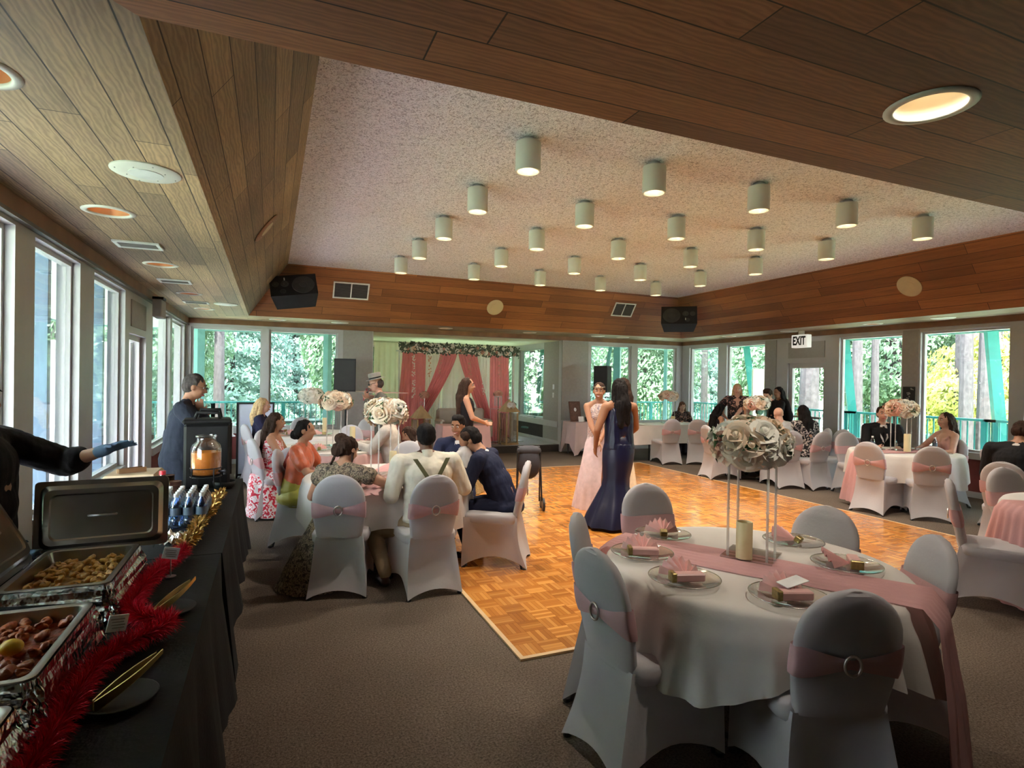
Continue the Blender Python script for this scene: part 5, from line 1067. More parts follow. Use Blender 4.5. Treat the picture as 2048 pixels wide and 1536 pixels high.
# -- behind the family table
p = person('seated person in pale beige shirt reaching left over the pink table, head behind the roses', 1.47, 7.25, (.55, 7.6), s=.98, sit=True, sk='skin_light', hair='short', hc='hair_grey', top=('shirt_beige', 'long'), legs=('khaki', 'trousers'), lean=14, L=(-.12, .48, .86), R=(.12, .50, .84), b=1.3, vox=.012)
p = person('small seated person with long dark brown hair, looking down beside the man with braces', 1.80, 7.15, (1.0, 7.3), s=.80, sit=True, fem=True, sk='skin_mid', hair='long', hc='hair_brown', top=('top_black', 'long'), legs=('top_black', 'skirt_sit'), lean=12, bend=8, hp=25, vox=.012, L=(-.1, .3, .8), R=(.1, .3, .8))
chair(1.50, 7.25, .78, 7.75, 'white covered chair of the person in the beige shirt'); chair(1.82, 7.12, .9, 7.6, 'white covered chair of the small person with long dark hair')
p = person('standing man in grey coat and hat with a phone at his mouth', 1.50, 8.25, (.5, 8.3), s=.98, sk='skin_light', hair='balding', hc='hair_grey', top=('coat_grey', 'long'), legs=('suit_black', 'trousers'), lean=4, bend=8, hp=8, L=(-.05, .26, 1.38), R=(.05, .20, 1.36), Lp=(-.7, .1, -.8), Rp=(.7, .1, -.8), face=True, b=1.15, vox=.010)
m = MB(); m.X = Matrix.Translation(p['hd'](0, -.01, .075)) @ p['Hm'].to_4x4(); m.lathe([(.135, -.004), (.135, .002), (.09, .006), (.088, .07), (.080, .088), (.05, .082), (.02, .078)], 28); hat = m.build('hat', 'hat_grey', p['T'], True, auto=40)
m = MB(); m.X = Matrix.Translation(p['hd'](0, -.01, .075)) @ p['Hm'].to_4x4(); m.lathe([(.0905, .004), (.0905, .028)], 28, cap0=False, cap1=False); m.build('hat_band', 'black_plastic', hat)
m = MB()
for sg in (-1, 1): m.box(p['hd'](sg*.031, .098, .012), (.045, .01, .028), p['Hm'].to_4x4()); m.tube([p['hd'](sg*.05, .095, .016), p['hd'](sg*.08, -.005, .014)], .003, 5)
m.build('sunglasses', 'black_plastic', p['T'])
mc = MB().tube([tuple(p['T'].matrix_basis @ (p['Wr'][1]+Vector((0, .03, .02)))), tuple(p['T'].matrix_basis @ (p['Wr'][1]+Vector((-.01, .05, .14))))], [.016, .022], 10).build('microphone', 'black_plastic', None, True)
tag(mc, 'black handheld microphone at the mouth of the man in the grey hat', 'microphone')
p = person('standing woman in black top with long dark hair before the pink drapes', 2.66, 8.05, (4.2, 7.6), s=.965, fem=True, sk='skin_mid', hair='long', hc='hair_brown', top=('top_black', 'none'), legs=('gold_sequin', 'gown'), L=(-.05, .24, 1.08), R=(.10, .26, 1.08), Lp=(-.8, -.3, -.6), Rp=(.8, -.3, -.6), hy=-12, face=True, vox=.010)
gown(p, 'gold_sequin', [(1.08, .12, .095), (.95, .165, .125), (.85, .18, .135), (.5, .21, .18), (.2, .26, .23), (.02, .30, .27)])
# -- the standing group on the parquet
p = person('standing woman in pale pink tulle gown with lace bodice, smiling', 4.00, 6.55, (3.1, 4.6), s=.945, fem=True, sk='skin_mid', hair='short', hc='hair_brown', top=('lace_bodice', 'none'), legs=('tulle_pink', 'gown'), L=(.02, .21, .90), R=(.02, .23, .93), Lp=(-.9, -.1, -.3), Rp=(.9, -.1, -.3), hy=-12, hp=4, face=True, smile=True, vox=.008, b=1.02)
gown(p, 'tulle_pink', [(1.10, .115, .09), (1.0, .145, .115), (.9, .185, .15), (.6, .24, .22), (.3, .30, .28), (.05, .345, .32), (.01, .35, .325)], folds=17, amp=.045)
g = MB(); g.tube([p['hd'](.075*math.cos(a)*1.04, .09*math.sin(a)*1.04-.005, .062) for a in [PI*k/16 for k in range(17)]], .006, 6); g.build('headband', 'silver_rim', p['T'], True)
p = person('standing woman in navy satin mermaid gown, back to the camera', 3.70, 5.62, (3.85, 7.4), s=.975, fem=True, sk='skin_brown', hair='curly', hc='hair_black', top=('satin_navy', 'none'), legs=('satin_navy', 'gown'), L=(-.23, .14, .93), R=(.16, .22, .98), Lp=(-.7, -.6, -.1), Rp=(.9, -.3, -.2), hy=-18, hp=10, vox=.008, b=1.18, cut='low', curl=(.35, .5))
gown(p, 'satin_navy', [(1.12, .135, .11), (1.0, .165, .14), (.9, .195, .165), (.75, .185, .165), (.58, .16, .15), (.48, .165, .16), (.30, .24, .24), (.14, .31, .31), (.05, .34, .33)], folds=9, amp=.07, cx=-.10, dy=-.03)
g = MB()
for sg in (-1, 1): capsule(g, (sg*.09-.14, .10, .03), .032, (sg*.10-.15, -.10, .05), .036); g.tube([(sg*.09-.14, .12, .05), (sg*.09-.14, .13, .0)], .008, 6)
g.build('heels', 'shoe_black', p['T'], True)
p = person('standing woman with long dark hair and cream gown, half hidden behind the navy gown', 5.08, 7.62, (4.5, 9.4), s=.99, fem=True, sk='skin_mid', hair='long', hc='hair_brown', top=('cream_dress', 'none'), legs=('cream_dress', 'gown'), vox=.010)
gown(p, 'cream_dress', [(1.10, .12, .095), (.95, .17, .13), (.85, .18, .14), (.45, .19, .17), (.02, .26, .24)])
p = person('person in black with grey hair, mostly hidden behind the navy gown', 5.55, 8.55, (4.6, 7.2), s=.90, fem=True, sk='skin_light', hair='short', hc='hair_grey', top=('top_black', 'long'), legs=('suit_black', 'trousers'), vox=.012)
# -- far right tables
p = person('seated girl with auburn hair looking down at the far long table', 8.98, 11.02, (8.3, 9.6), s=.90, sit=True, fem=True, sk='skin_light', hair='longfront', hc='hair_auburn', top=('black_pink_floral', 'short'), legs=('top_black', 'skirt_sit'), hp=18, lean=8, L=(-.12, .35, .82), R=(.12, .35, .82), vox=.013, face=True); chair(8.98, 11.04, 8.3, 9.6, 'white covered chair of the girl at the far long table')
p = person('seated girl in black with long dark hair hanging, side on at the far right', 8.20, 9.05, (9.2, 9.0), s=.93, sit=True, fem=True, sk='skin_mid', hair='longfront', hc='hair_black', top=('top_black', 'none'), legs=('top_black', 'skirt_sit'), hp=20, lean=10, vox=.012, b=.95)
p = person('standing blonde woman in black flowered dress, hand on her hip', 8.72, 8.98, (6.6, 6.4), s=.955, fem=True, sk='skin_light', hair='longfront', hc='hair_blonde', top=('black_pink_floral', 'short'), legs=('black_pink_floral', 'gown'), L=(.10, .28, 1.0), R=(-.19, .08, 1.02) if 0 else (.22, .08, 1.02), Rp=(1, -.2, 0), Lp=(-.9, -.1, -.3), hp=8, face=True, smile=True, vox=.010, b=1.25, cut='low')
gown(p, 'black_pink_floral', [(1.08, .16, .13), (.95, .20, .16), (.85, .21, .17), (.45, .22, .20), (.25, .25, .22)])
p = person('man in black shirt bending over the table near the exit door', 8.88, 8.15, (8.2, 7.9), s=.97, sk='skin_light', hair='thick', hc='hair_brown', top=('top_black', 'short'), legs=('suit_black', 'trousers'), lean=24, bend=14, hp=15, L=(-.15, .48, .86), R=(.15, .48, .86), vox=.011, face=True)
p = person('person with black hair standing behind the bending man', 9.22, 8.30, (8.2, 8.4), s=.93, fem=True, sk='skin_mid', hair='mid', hc='hair_black', top=('top_black', 'long'), legs=('suit_black', 'trousers'), lean=10, vox=.013)
p = person('seated bald man in pale grey shirt, back to the camera', 7.78, 6.98, (8.05, 7.8), s=.95, sit=True, sk='skin_light', hair='none', top=('shirt_grey', 'short'), legs=('suit_black', 'trousers'), lean=12, hp=12, b=1.3, L=(-.2, .36, .80), R=(.2, .36, .80), vox=.010)
p = person('seated woman in black and white patterned top with dark hair, back to the camera', 8.18, 6.86, (8.3, 7.7), s=.97, sit=True, fem=True, sk='skin_mid', hair='mid', hc='hair_black', top=('black_white_floral', 'short'), legs=('black_white_floral', 'skirt_sit'), lean=10, b=1.3, vox=.010, L=(-.2, .36, .80), R=(.2, .36, .80))
p = person('seated man in pale shirt facing the camera behind the glass vase', 8.42, 8.42, (7.6, 7.0), s=.95, sit=True, sk='skin_mid', hair='balding', hc='hair_grey', top=('shirt_white', 'long'), legs=('suit_black', 'trousers'), vox=.013, face=True, L=(-.2, .36, .80), R=(.2, .36, .80), b=1.2)
p = person('seated man in black suit, white shirt and dark tie on the right', 8.56, 5.86, (6.4, 3.6), s=.99, sit=True, sk='skin_light', hair='short', hc='hair_brown', top=('suit_black', 'long'), legs=('suit_black', 'trousers'), vox=.009, face=True, L=(-.15, .36, .78), R=(.15, .36, .78), b=1.1)
m = MB(); a_ = p['N']+p['fw']*.085-p['up']*.02; c_ = p['W']+p['fw']*.165+p['up']*.05; rt_ = p['rt']; m.add([tuple(a_-rt_*.014), tuple(a_+rt_*.014), tuple(p['C']+p['fw']*.155+rt_*.026), tuple(c_), tuple(p['C']+p['fw']*.155-rt_*.026)], [[0, 4, 3, 2, 1]]); m.build('necktie', 'suit_black', p['T'])
p = person('seated long haired woman in pale pink top, looking left', 8.82, 5.12, (7.9, 5.5), s=.95, sit=True, fem=True, sk='skin_light', hair='longfront', hc='hair_brown', top=('pink_top', 'none'), legs=('pink_top', 'skirt_sit'), vox=.010, face=True, L=(-.2, .36, .80), R=(.1, .38, .80), Rp=(.8, -.4, -.4), cut='low')
p = person('seated man in black jacket looking down, cut by the right edge', 6.98, 3.42, (8.3, 3.6), s=1.0, sit=True, sk='skin_mid', hair='short', hc='hair_brown', top=('suit_black', 'long'), legs=('suit_black', 'trousers'), lean=10, bend=8, hp=28, b=1.2, vox=.009, face=True, L=(-.15, .36, .80), R=(.15, .36, .80)); chair(6.98, 3.40, 8.3, 3.6, 'white covered chair under the man in the black jacket at the right edge')
# ---------------------------------------------------------------- buffet along the left windows
sm('pan_steel', (0.42, 0.40, 0.37), 0.28, metal=1.0, var=.15, scale=6); sm('lid_steel', (0.30, 0.27, 0.23), 0.30, metal=1.0, var=.25, scale=3)
m_ = sm('foil', (0.75, 0.75, 0.76), 0.18, metal=1.0, var=.1, scale=12, bmp=.8, bscale=28)
sm('curry_gold', (0.42, 0.20, 0.03), 0.35, var=.4, scale=30, bmp=.6, bscale=50); sm('chicken_gold', (0.52, 0.27, 0.05), 0.4, var=.35, scale=30, bmp=.6, bscale=60)
sm('curry_red', (0.26, 0.05, 0.012), 0.3, var=.4, scale=30, bmp=.6, bscale=50); sm('chicken_red', (0.40, 0.10, 0.025), 0.38, var=.4, scale=30, bmp=.6, bscale=60)
sm('lemon_yellow', (0.80, 0.50, 0.02), 0.4, var=.05); sm('tinsel_red', (0.78, 0.015, 0.05), 0.38, metal=.6, var=.3, scale=80); sm('tinsel_gold', (0.62, 0.38, 0.12), 0.35, metal=.8, var=.2, scale=40)
sm('tong_gold', (0.42, 0.28, 0.09), 0.3, metal=.9); sm('juice_orange', (0.62, 0.20, 0.03), 0.25, var=.1, scale=10); sm('cup_brown', (0.10, 0.045, 0.03), 0.5); sm('cardboard', (0.50, 0.37, 0.24), 0.8); sm('red_drink', (0.60, 0.03, 0.05), 0.3); sm('cap_white', (0.8, 0.82, 0.85), 0.4); sm('label_blue', (0.13, 0.18, 0.25), 0.5)
t = thing('buffet_table', 'long buffet table under the black cloth along the left windows', 'table', (-.62, 3.05, 0))
MB().b2((-.37, -2.5, .72), (.37, 2.5, .75)).build('tabletop', 'leg_black', t)
for sx in (-1, 1):
    for y in (-2.3, -.05, .05, 2.3): MB().tube([(sx*.3, y, .72), (sx*.3, y, 0)], .016, 6).build('leg', 'leg_black', t)
cloth_rect(-.62, 1.85, .385, 1.42, .10, 'near black cloth over the buffet, hanging almost to the floor', 'black_cloth', .028, 3, .09, name='tablecloth', z=.757)
cloth_rect(-.62, 4.42, .39, 1.15, .30, 'far black cloth over the buffet with a pointed corner hanging down', 'black_cloth', .022, 5, .08, cor=.18, name='tablecloth', z=.759)
TZ = .764
def pan(x, y, z, label, foodm, seed, foil_h=.13):
    t = thing('food_pan', label, 'food pan', (x, y, 0), 0, 'steel food pans on the buffet'); hx, hy = .170, .268
    def rr(a, b_, r, z_, n=6):
        out = []
        for cx, cy, a0 in ((a-r, b_-r, 0), (-a+r, b_-r, PI/2), (-a+r, -b_+r, PI), (a-r, -b_+r, 1.5*PI)):
            for k in range(n): q = a0+PI/2*k/(n-1); out.append((cx+r*math.cos(q), cy+r*math.sin(q), z_))
        return out
    m = MB(); m.rings([rr(hx, hy, .03, z-.006), rr(hx, hy, .03, z), rr(hx-.012, hy-.012, .03, z+.003), rr(hx-.022, hy-.022, .03, z-.002), rr(hx-.032, hy-.032, .035, z-.062), rr(hx-.045, hy-.045, .03, z-.066)], True, False, True); m.build('basin', 'pan_steel', t, True, auto=40)
    rd = random.Random(seed); m = MB(); K = 128; rs = []; per = rr(hx+.004, hy+.004, .03, 0, 32)
    for j in range(8):
        q = j/7; rs.append([(px*(1+.16*q)+rd.uniform(-1, 1)*.010*min(1, q*3), py*(1+.06*q)+rd.uniform(-1, 1)*.010*min(1, q*3), z-.004-(z-TZ-.012)*q+(rd.uniform(-.012, .012) if j == 7 else 0)) for px, py, _ in per])
    m.rings(rs, True, False, False); m.build('foil_skirt', 'foil', t, False)
    m = MB(); vs = []; n = 24
    for i in range(n+1):
        for j in range(n+1):
            u, v = i/n*2-1, j/n*2-1; vs.append((u*(hx-.036), v*(hy-.036), z-.046+.010*mnz((u*3, v*4, seed))))
    m.add(vs, [[i*(n+1)+j, (i+1)*(n+1)+j, (i+1)*(n+1)+j+1, i*(n+1)+j+1] for i in range(n) for j in range(n)]); m.build('sauce', foodm, t, True)
    return t
from mathutils import noise as _mn
def mnz(p): return _mn.noise(Vector(p))
PA = (-.70, 2.74, .905); PB = (-.70, 2.02, .905)
pan(*PA, 'steel pan of golden curry wrapped in foil, in front of the upright lid', 'curry_gold', 3); pan(*PB, 'nearest steel pan of red chicken curry wrapped in foil', 'curry_red', 4)
pan(-.70, 1.38, .90, 'foil wrapped pan at the bottom left corner of the photo', 'curry_red', 6)
def chunk(seed):
    rd = random.Random(seed); o = MB(); o.ball((0, 0, 0), (.024, .017, .013), 18, 12); o = o.build('src', 'chicken_gold', None, True)
    for v in o.data.vertices: v.co += v.normal*.012*mnz((v.co.x*60+seed, v.co.y*60, v.co.z*60))
    me = o.data; bpy.data.objects.remove(o); return me
CH = [chunk(k) for k in range(4)]; CHR = [c.copy() for c in CH]
for c in CHR: c.materials.clear(); c.materials.append(MATS['chicken_red'])
def chunks(P_, mes, n, label, nm, grp, seed):
    rd = random.Random(seed); pts = []
    for i in range(n*6):
        x = rd.uniform(-.12, .12); y = rd.uniform(-.215, .215)
        if len(pts) < n and all(math.hypot(x-a, y-b_) > .034 for a, b_ in pts): pts.append((x, y))
    for x, y in pts:
        o = bpy.data.objects.new(nm, rd.choice(mes)); COL.objects.link(o); o.location = (P_[0]+x, P_[1]+y, P_[2]-.034+rd.uniform(-.004, .007)); o.rotation_euler = (rd.uniform(-.4, .4), rd.uniform(-.4, .4), rd.uniform(0, 6)); k = rd.uniform(.75, 1.15); o.scale = (k, k, k); tag(o, label, 'chicken', grp)
chunks(PA, CH, 44, 'piece of golden curry chicken in the pan before the upright lid', 'chicken_piece', 'golden chicken pieces', 1); chunks(PB, CHR, 40, 'piece of dark red curry chicken in the nearest pan', 'chicken_piece', 'red chicken pieces', 2)
tag(MB().ball((0, 0, 0), (.028, .026, .022), 16, 10).build('lemon', 'lemon_yellow', None, True, (PB[0]+.045, PB[1]-.02, PB[2]-.008)), 'round bright yellow lemon half on the red curry', 'lemon')
tag(MB().ball((0, 0, 0), (.030, .024, .02), 16, 10).build('lemon', 'curry_gold', None, True, (PB[0]+.035, PB[1]-.17, PB[2]-.012)), 'orange piece of fruit at the near edge of the red curry', 'fruit')
# pan lids
def lid(M_, label, L_=.535, W_=.335):
    t = thing('pan_lid', label, 'lid'); t.matrix_world = M_
    def rr(a, b_, r, z_, n=8):
        out = []
        for cx, cy, a0 in ((a-r, b_-r, 0), (-a+r, b_-r, PI/2), (-a+r, -b_+r, PI), (a-r, -b_+r, 1.5*PI)):
            for k in range(n): q = a0+PI/2*k/(n-1); out.append((cx+r*math.cos(q), cy+r*math.sin(q), z_))
        return out
    a, b_ = L_/2, W_/2
    m = MB(); m.rings([rr(a-.02, b_-.02, .02, -.004), rr(a, b_, .02, -.004), rr(a, b_, .02, .002), rr(a-.022, b_-.022, .035, .004), rr(a-.040, b_-.040, .035, .030), rr(a-.062, b_-.062, .03, .032), rr(a-.068, b_-.068, .03, .026), rr(a-.09, b_-.09, .02, .027)], True, False, True); m.build('cover', 'lid_steel', t, True, auto=35)
    MB().tube([(-.055, 0, .026), (-.05, 0, .045), (.05, 0, .045), (.055, 0, .026)], .006, 8).build('handle', 'steel', t, True); return t
lid(Matrix.Translation((-.735, 3.31, .985)) @ Matrix.Rotation(math.radians(4), 4, 'Z') @ Matrix.Rotation(math.radians(84), 4, 'X'), 'big dark steel pan lid standing on edge behind the golden curry')
lid(Matrix.Translation((-.98, 2.70, 1.03)) @ Matrix.Rotation(math.radians(62), 4, 'Y') @ Matrix.Rotation(PI/2, 4, 'Z'), 'steel pan lid leaning open at the left side of the golden curry pan')
# tinsel
def tinsel(path, r, n, name, mat, label, seed, leaf=False):
    rd = random.Random(seed); P_ = [Vector(p) for p in path]; seg = [(P_[i+1]-P_[i]).length for i in range(len(P_)-1)]; tot = sum(seg); v = []; f = []
    for i in range(n):
        d_ = rd.random()*tot; k = 0
        while d_ > seg[k] and k < len(seg)-1: d_ -= seg[k]; k += 1
        c = P_[k].lerp(P_[k+1], d_/seg[k])+Vector((0, 0, r*.75)); ax = (P_[k+1]-P_[k]).normalized()
        a = Vector((rd.gauss(0, 1), rd.gauss(0, 1), rd.gauss(0, 1))); a = (a-ax*a.dot(ax)*.7).normalized(); e = c+a*r*rd.uniform(.7, 1.15); e.z = max(e.z, TZ+.002); c.z = max(c.z, TZ+.004)
        w_ = a.cross(Vector((rd.uniform(-1, 1), rd.uniform(-1, 1), rd.uniform(-1, 1)))).normalized()*(.0022 if not leaf else .008)
        q = len(v)
        if leaf: mid = c.lerp(e, .6); v += [tuple(c), tuple(mid-w_), tuple(e), tuple(mid+w_)]; f.append([q, q+1, q+2, q+3])
        else: v += [tuple(c-w_), tuple(c+w_), tuple(e)]; f.append([q, q+1, q+2])
    o = MB().add(v, f).build(name, mat); tag(o, label, 'garland'); return o
tinsel([(-.385, 3.24, TZ), (-.43, 3.0, TZ), (-.47, 2.75, TZ), (-.47, 2.48, TZ), (-.40, 2.36, TZ), (-.31, 2.31, TZ), (-.35, 2.22, TZ), (-.42, 2.15, TZ), (-.47, 2.0, TZ), (-.47, 1.75, TZ), (-.47, 1.45, TZ)], .052, 9000, 'tinsel_garland', 'tinsel_red', 'bushy red tinsel garland along the front of the curry pans', 1)
tinsel([(-.33, 4.72, TZ), (-.35, 4.4, TZ), (-.34, 4.25, TZ), (-.37, 3.95, TZ), (-.38, 3.7, TZ), (-.37, 3.5, TZ), (-.40, 3.32, TZ)], .048, 1500, 'leaf_garland', 'tinsel_gold', 'gold leaf garland curving past the water bottles', 2, True)
tinsel([(-.50, 1.5, TZ), (-.46, 1.42, TZ), (-.40, 1.36, TZ)], .045, 1800, 'tinsel_garland', 'tinsel_gold', 'short gold tinsel at the bottom left corner', 3)
# plates, tongs, cards
def servset(x, y, a, w_):
    t = tag(MB().lathe([(.03, 0), (.07, .003), (.092, .014), (.089, .015), (.066, .006), (.02, .004)], 32).build('side_plate', 'black_plastic', None, True, (x, y, TZ)), 'black side plate with tongs on the cloth, ' + w_, 'plate')
    t = thing('serving_tongs', 'gold serving tongs resting on the black plate, ' + w_, 'tongs', (x, y, TZ+.012), a)
    for s_ in (-1, 1): MB().rings([[(-.07+.18*q, s_*(.004+.018*math.sin(q*2.6))+dx, .006+.075*q*(.8 if s_ > 0 else 1)+dz) for dx, dz in ((-.002, -.009*(1.7-q)), (.002, -.009*(1.7-q)), (.002, .009*(1.7-q)), (-.002, .009*(1.7-q)))] for q in [k/8 for k in range(9)]]).build('arm', 'tong_gold', t, True, auto=40)
servset(-.345, 2.50, .9, 'beside the golden curry'); servset(-.37, 1.86, .75, 'beside the red curry')
def card(x, y, rz, w_):
    t = thing('food_sign', 'small framed menu card on a wire stand, ' + w_, 'sign', (x, y, TZ), rz)
    MB().lathe([(.022, 0), (.022, .004), (.003, .006), (.002, .08)], 12).build('wire_stand', 'steel', t, True, auto=40); MB().box((0, 0, .105), (.062, .004, .05), Matrix.Rotation(.25, 4, 'Y')).build('card_frame', 'paper', t)
    m = MB()
    for k in range(4): m.box((0, -.003, .118-.009*k), (.044-.006*(k % 2), .001, .0035), Matrix.Rotation(.25, 4, 'Y'))
    m.build('printed_lines', 'wall_gray', t)
card(-.40, 2.93, .2, 'beside the golden curry'); card(-.44, 2.16, .75, 'beside the red curry'); card(-.41, 5.30, .9, 'at the far end by the drinks jar')
# water bottles in a pack
wb = thing('water_bottle', 'small clear water bottle with white cap, in the pack on the buffet', 'bottle', (0, 0, 0), 0, 'pack of water bottles on the buffet')
MB().lathe([(.024, 0), (.031, .006), (.031, .05), (.028, .06), (.031, .07), (.031, .125), (.026, .15), (.012, .172), (.012, .185)], 14).build('body', 'bottle_plastic', wb, True, auto=50); MB().lathe([(.0135, .180), (.0135, .198), (.012, .2)], 12).build('cap', 'cap_white', wb, True, auto=40); MB().lathe([(.0318, .075), (.0318, .12)], 14, cap0=False, cap1=False).build('label_band', 'label_blue', wb, True)
k = 0
for i in range(4):
    for j in range(5):
        p_ = (-.57+i*.066, 3.86+j*.066, TZ)
        if k == 0: wb.location = p_
        else: dup(wb, p_, 0)
        k += 1
# drinks jar on a wire rack
t = thing('drinks_jar', 'large glass jar of orange drink on a black wire stand', 'jar', (-.445, 4.90, TZ))
MB().lathe([(.08, .14), (.098, .15), (.104, .18), (.104, .34), (.095, .375), (.068, .40), (.066, .425), (.074, .43), (.074, .445), (.068, .447)], 32, cap1=False).build('glass', 'plate_glass', t, True, auto=60)
MB().lathe([(.078, .145), (.097, .155), (.1, .18), (.1, .32), (.02, .321)], 32).build('juice', 'juice_orange', t, True, auto=50)
m = MB()
for z in (.135, .20): m.tube([(.106*math.cos(2*PI*k/24), .106*math.sin(2*PI*k/24), z) for k in range(25)], .004, 6, False)
for k in range(4): a = k*PI/2+.6; m.tube([(.106*math.cos(a), .106*math.sin(a), .20), (.106*math.cos(a), .106*math.sin(a), .13), (.12*math.cos(a), .12*math.sin(a), .004)], .005, 6)
m.build('wire_rack', 'leg_black', t)
MB().tube([(.09, -.04, .175), (.14, -.06, .175)], .010, 8).tube([(.13, -.056, .19), (.13, -.056, .15)], .008, 8).build('spigot', 'leg_black', t)
tag(MB().lathe([(.05, 0), (.075, .01), (.085, .055), (.08, .055), (.06, .012)], 24).build('bowl', 'black_plastic', None, True, (-.335, 5.12, TZ)), 'black plastic bowl at the far front corner of the buffet', 'bowl')
# black insulated carrier
t = thing('insulated_carrier', 'tall black insulated drink carrier with arched handle behind the drinks jar', 'container', (-.47, 5.26, TZ), .08)
MB().box((0, 0, .255), (.33, .24, .51), bev=.02).build('body', 'black_plastic', t); MB().box((0, 0, .53), (.35, .26, .04), bev=.015).build('lid', 'black_plastic', t)
MB().tube([(-.09, -.09, .54), (-.075, -.09, .60), (.075, -.09, .60), (.09, -.09, .54)], .014, 8).build('handle', 'black_plastic', t, True); MB().tube([(-.06, .08, .54), (-.05, .08, .615), (.09, .08, .615), (.10, .08, .54)], .014, 8).build('handle', 'black_plastic', t, True)
MB().box((.172, 0, .3), (.014, .05, .42)).build('side_latch', 'coat_grey' if 'coat_grey' in MATS else 'steel', t)
# odds and ends by the window side
tag(MB().box((0, 0, .12), (.30, .34, .24), bev=.015).build('cardboard_box', 'cardboard', None, False, (-.84, 4.55, TZ)), 'tan cardboard box on the buffet before the open door', 'box')
t = thing('wooden_tongs', 'small brown tongs lying on the cardboard box', 'tongs', (-.85, 4.5, TZ+.24), .6)
for s_ in (-1, 1): MB().box((0, s_*.02, .02), (.16, .012, .03), Matrix.Rotation(s_*.12, 4, 'Z')).build('arm', 'wood_trim', t)
t = thing('drink_bottle', 'plastic bottle with red cap and a little red drink beside the box', 'bottle', (-.64, 4.30, TZ)); MB().lathe([(.045, 0), (.052, .01), (.052, .15), (.04, .20), (.018, .245), (.018, .255)], 20).build('body', 'bottle_plastic', t, True, auto=50); MB().lathe([(.046, .005), (.048, .10), (.01, .101)], 20).build('drink', 'red_drink', t, True, auto=40); MB().lathe([(.02, .25), (.02, .275)], 12).build('cap', 'red_drink', t, True, auto=40)
for x, y, n_ in ((-.60, 4.52, 4), (-.66, 4.66, 5)):
    for k in range(n_): tag(MB().lathe([(.03, 0), (.041, .10), (.043, .101), (.041, .104), (.036, .1)], 18).build('paper_cup', 'cup_brown', None, True, (x, y, TZ+k*.022)), 'brown paper cup in the stacks behind the water bottles', 'cup', 'stacked brown paper cups')
tag(MB().box((0, 0, .02), (.09, .07, .04)).build('napkin_stack', 'cap_white', None, False, (-.52, 4.42, TZ)), 'small white napkin stack between cups and water bottles', 'napkins')
m = MB(); vs = []; n = 14; rd_ = random.Random(4)
for i in range(n+1):
    for j in range(n+1): vs.append((i/n*.14-.07, j/n*.22-.11, .03+.035*mnz((i*.5, j*.5, 2))+.02*rd_.random()))
m.add(vs, [[i*(n+1)+j, (i+1)*(n+1)+j, (i+1)*(n+1)+j+1, i*(n+1)+j+1] for i in range(n) for j in range(n)]); tag(m.build('crumpled_foil', 'foil', None, False, (-.47, 3.48, TZ)), 'crumpled sheet of foil beside the upright lid', 'foil')
# ---------------------------------------------------------------- stage, drapes and back wall
def drape(name, x0, x1, y, z0, z1, mat, label, grp, folds=9, amp=.035, bx0=None, bx1=None, tie=None, thick=True):
    """hanging cloth; bx0,bx1 = x range at the bottom (or at the tie)"""
    bx0 = x0 if bx0 is None else bx0; bx1 = x1 if bx1 is None else bx1; n = folds*10; rows = 26; vs = []
    for j in range(rows+1):
        t = j/rows; z = z1+(z0-z1)*t; e = t**1.25
        a, b_ = x0+(bx0-x0)*e, x1+(bx1-x1)*e
        for k in range(n+1):
            u = k/n; vs.append((a+(b_-a)*u, y+amp*(.55+.45*t)*math.sin(u*folds*2*PI+.6*math.sin(t*3+u*4))+.012*math.sin(u*17), z))
    o = MB().add(vs, [[j*(n+1)+k, j*(n+1)+k+1, (j+1)*(n+1)+k+1, (j+1)*(n+1)+k] for j in range(rows) for k in range(n)]).build(name, mat, None, True); tag(o, label, 'curtain', grp); return o
cloth('sheer_cream', (0.88, 0.82, 0.70), 0.5, 0.8); cloth('drape_pink', (0.80, 0.29, 0.29), 0.30, 0.7); cloth('sheer_white', (0.88, 0.86, 0.82), 0.5, 0.8)
drape('backdrop_curtain', 2.20, 5.55, 13.55, ST+.02, 2.50, 'sheer_cream', 'wide cream backdrop curtain behind the pink drapes on the stage', None, folds=26, amp=.03)
t = thing('backdrop_frame', 'slim metal frame carrying the drapes and flower garland on the stage', 'frame', (0, 0, ST)); sm('frame_white', (.7, .7, .68), .4)
for x in (2.68, 5.50): MB().tube([(x, 13.02, .012), (x, 13.02, 2.12)], .018, 8).build('upright', 'frame_white', t); MB().box((x, 13.02, .006), (.4, .4, .012)).build('base', 'frame_white', t)
MB().tube([(2.6, 13.02, 2.12), (5.56, 13.02, 2.12)], .016, 8).build('crossbar', 'frame_white', t)
G_ = 'pink drapes of the stage backdrop'
drape('pink_drape', 2.74, 3.28, 12.98, ST+.01, 2.26, 'drape_pink', 'leftmost pink drape of the stage backdrop, hanging straight', G_, 7, .03, 2.58, 3.25)
drape('pink_drape', 3.62, 4.02, 12.96, ST+.5, 2.26, 'drape_pink', 'second pink drape from the left, swept to the left', G_, 6, .03, 2.98, 3.20)
drape('pink_drape', 4.06, 4.52, 12.96, ST+.5, 2.26, 'drape_pink', 'third pink drape from the left, swept to the right behind the woman in black', G_, 6, .03, 4.72, 4.95)
drape('pink_drape', 4.86, 5.34, 12.98, ST+.01, 2.26, 'drape_pink', 'rightmost pink drape of the stage backdrop, hanging straight', G_, 7, .03, 4.88, 5.40)
G2 = 'cream sheers between the pink drapes'
for a, b_, w_ in ((3.26, 3.66, 'left of the swept drape'), (4.5, 4.88, 'right of the swept drapes'), (3.72, 4.40, 'in the middle')): drape('sheer_panel', a, b_, 13.08, ST+.02, 2.24, 'sheer_white', 'pale sheer panel of the backdrop, ' + w_, G2, 5, .025)
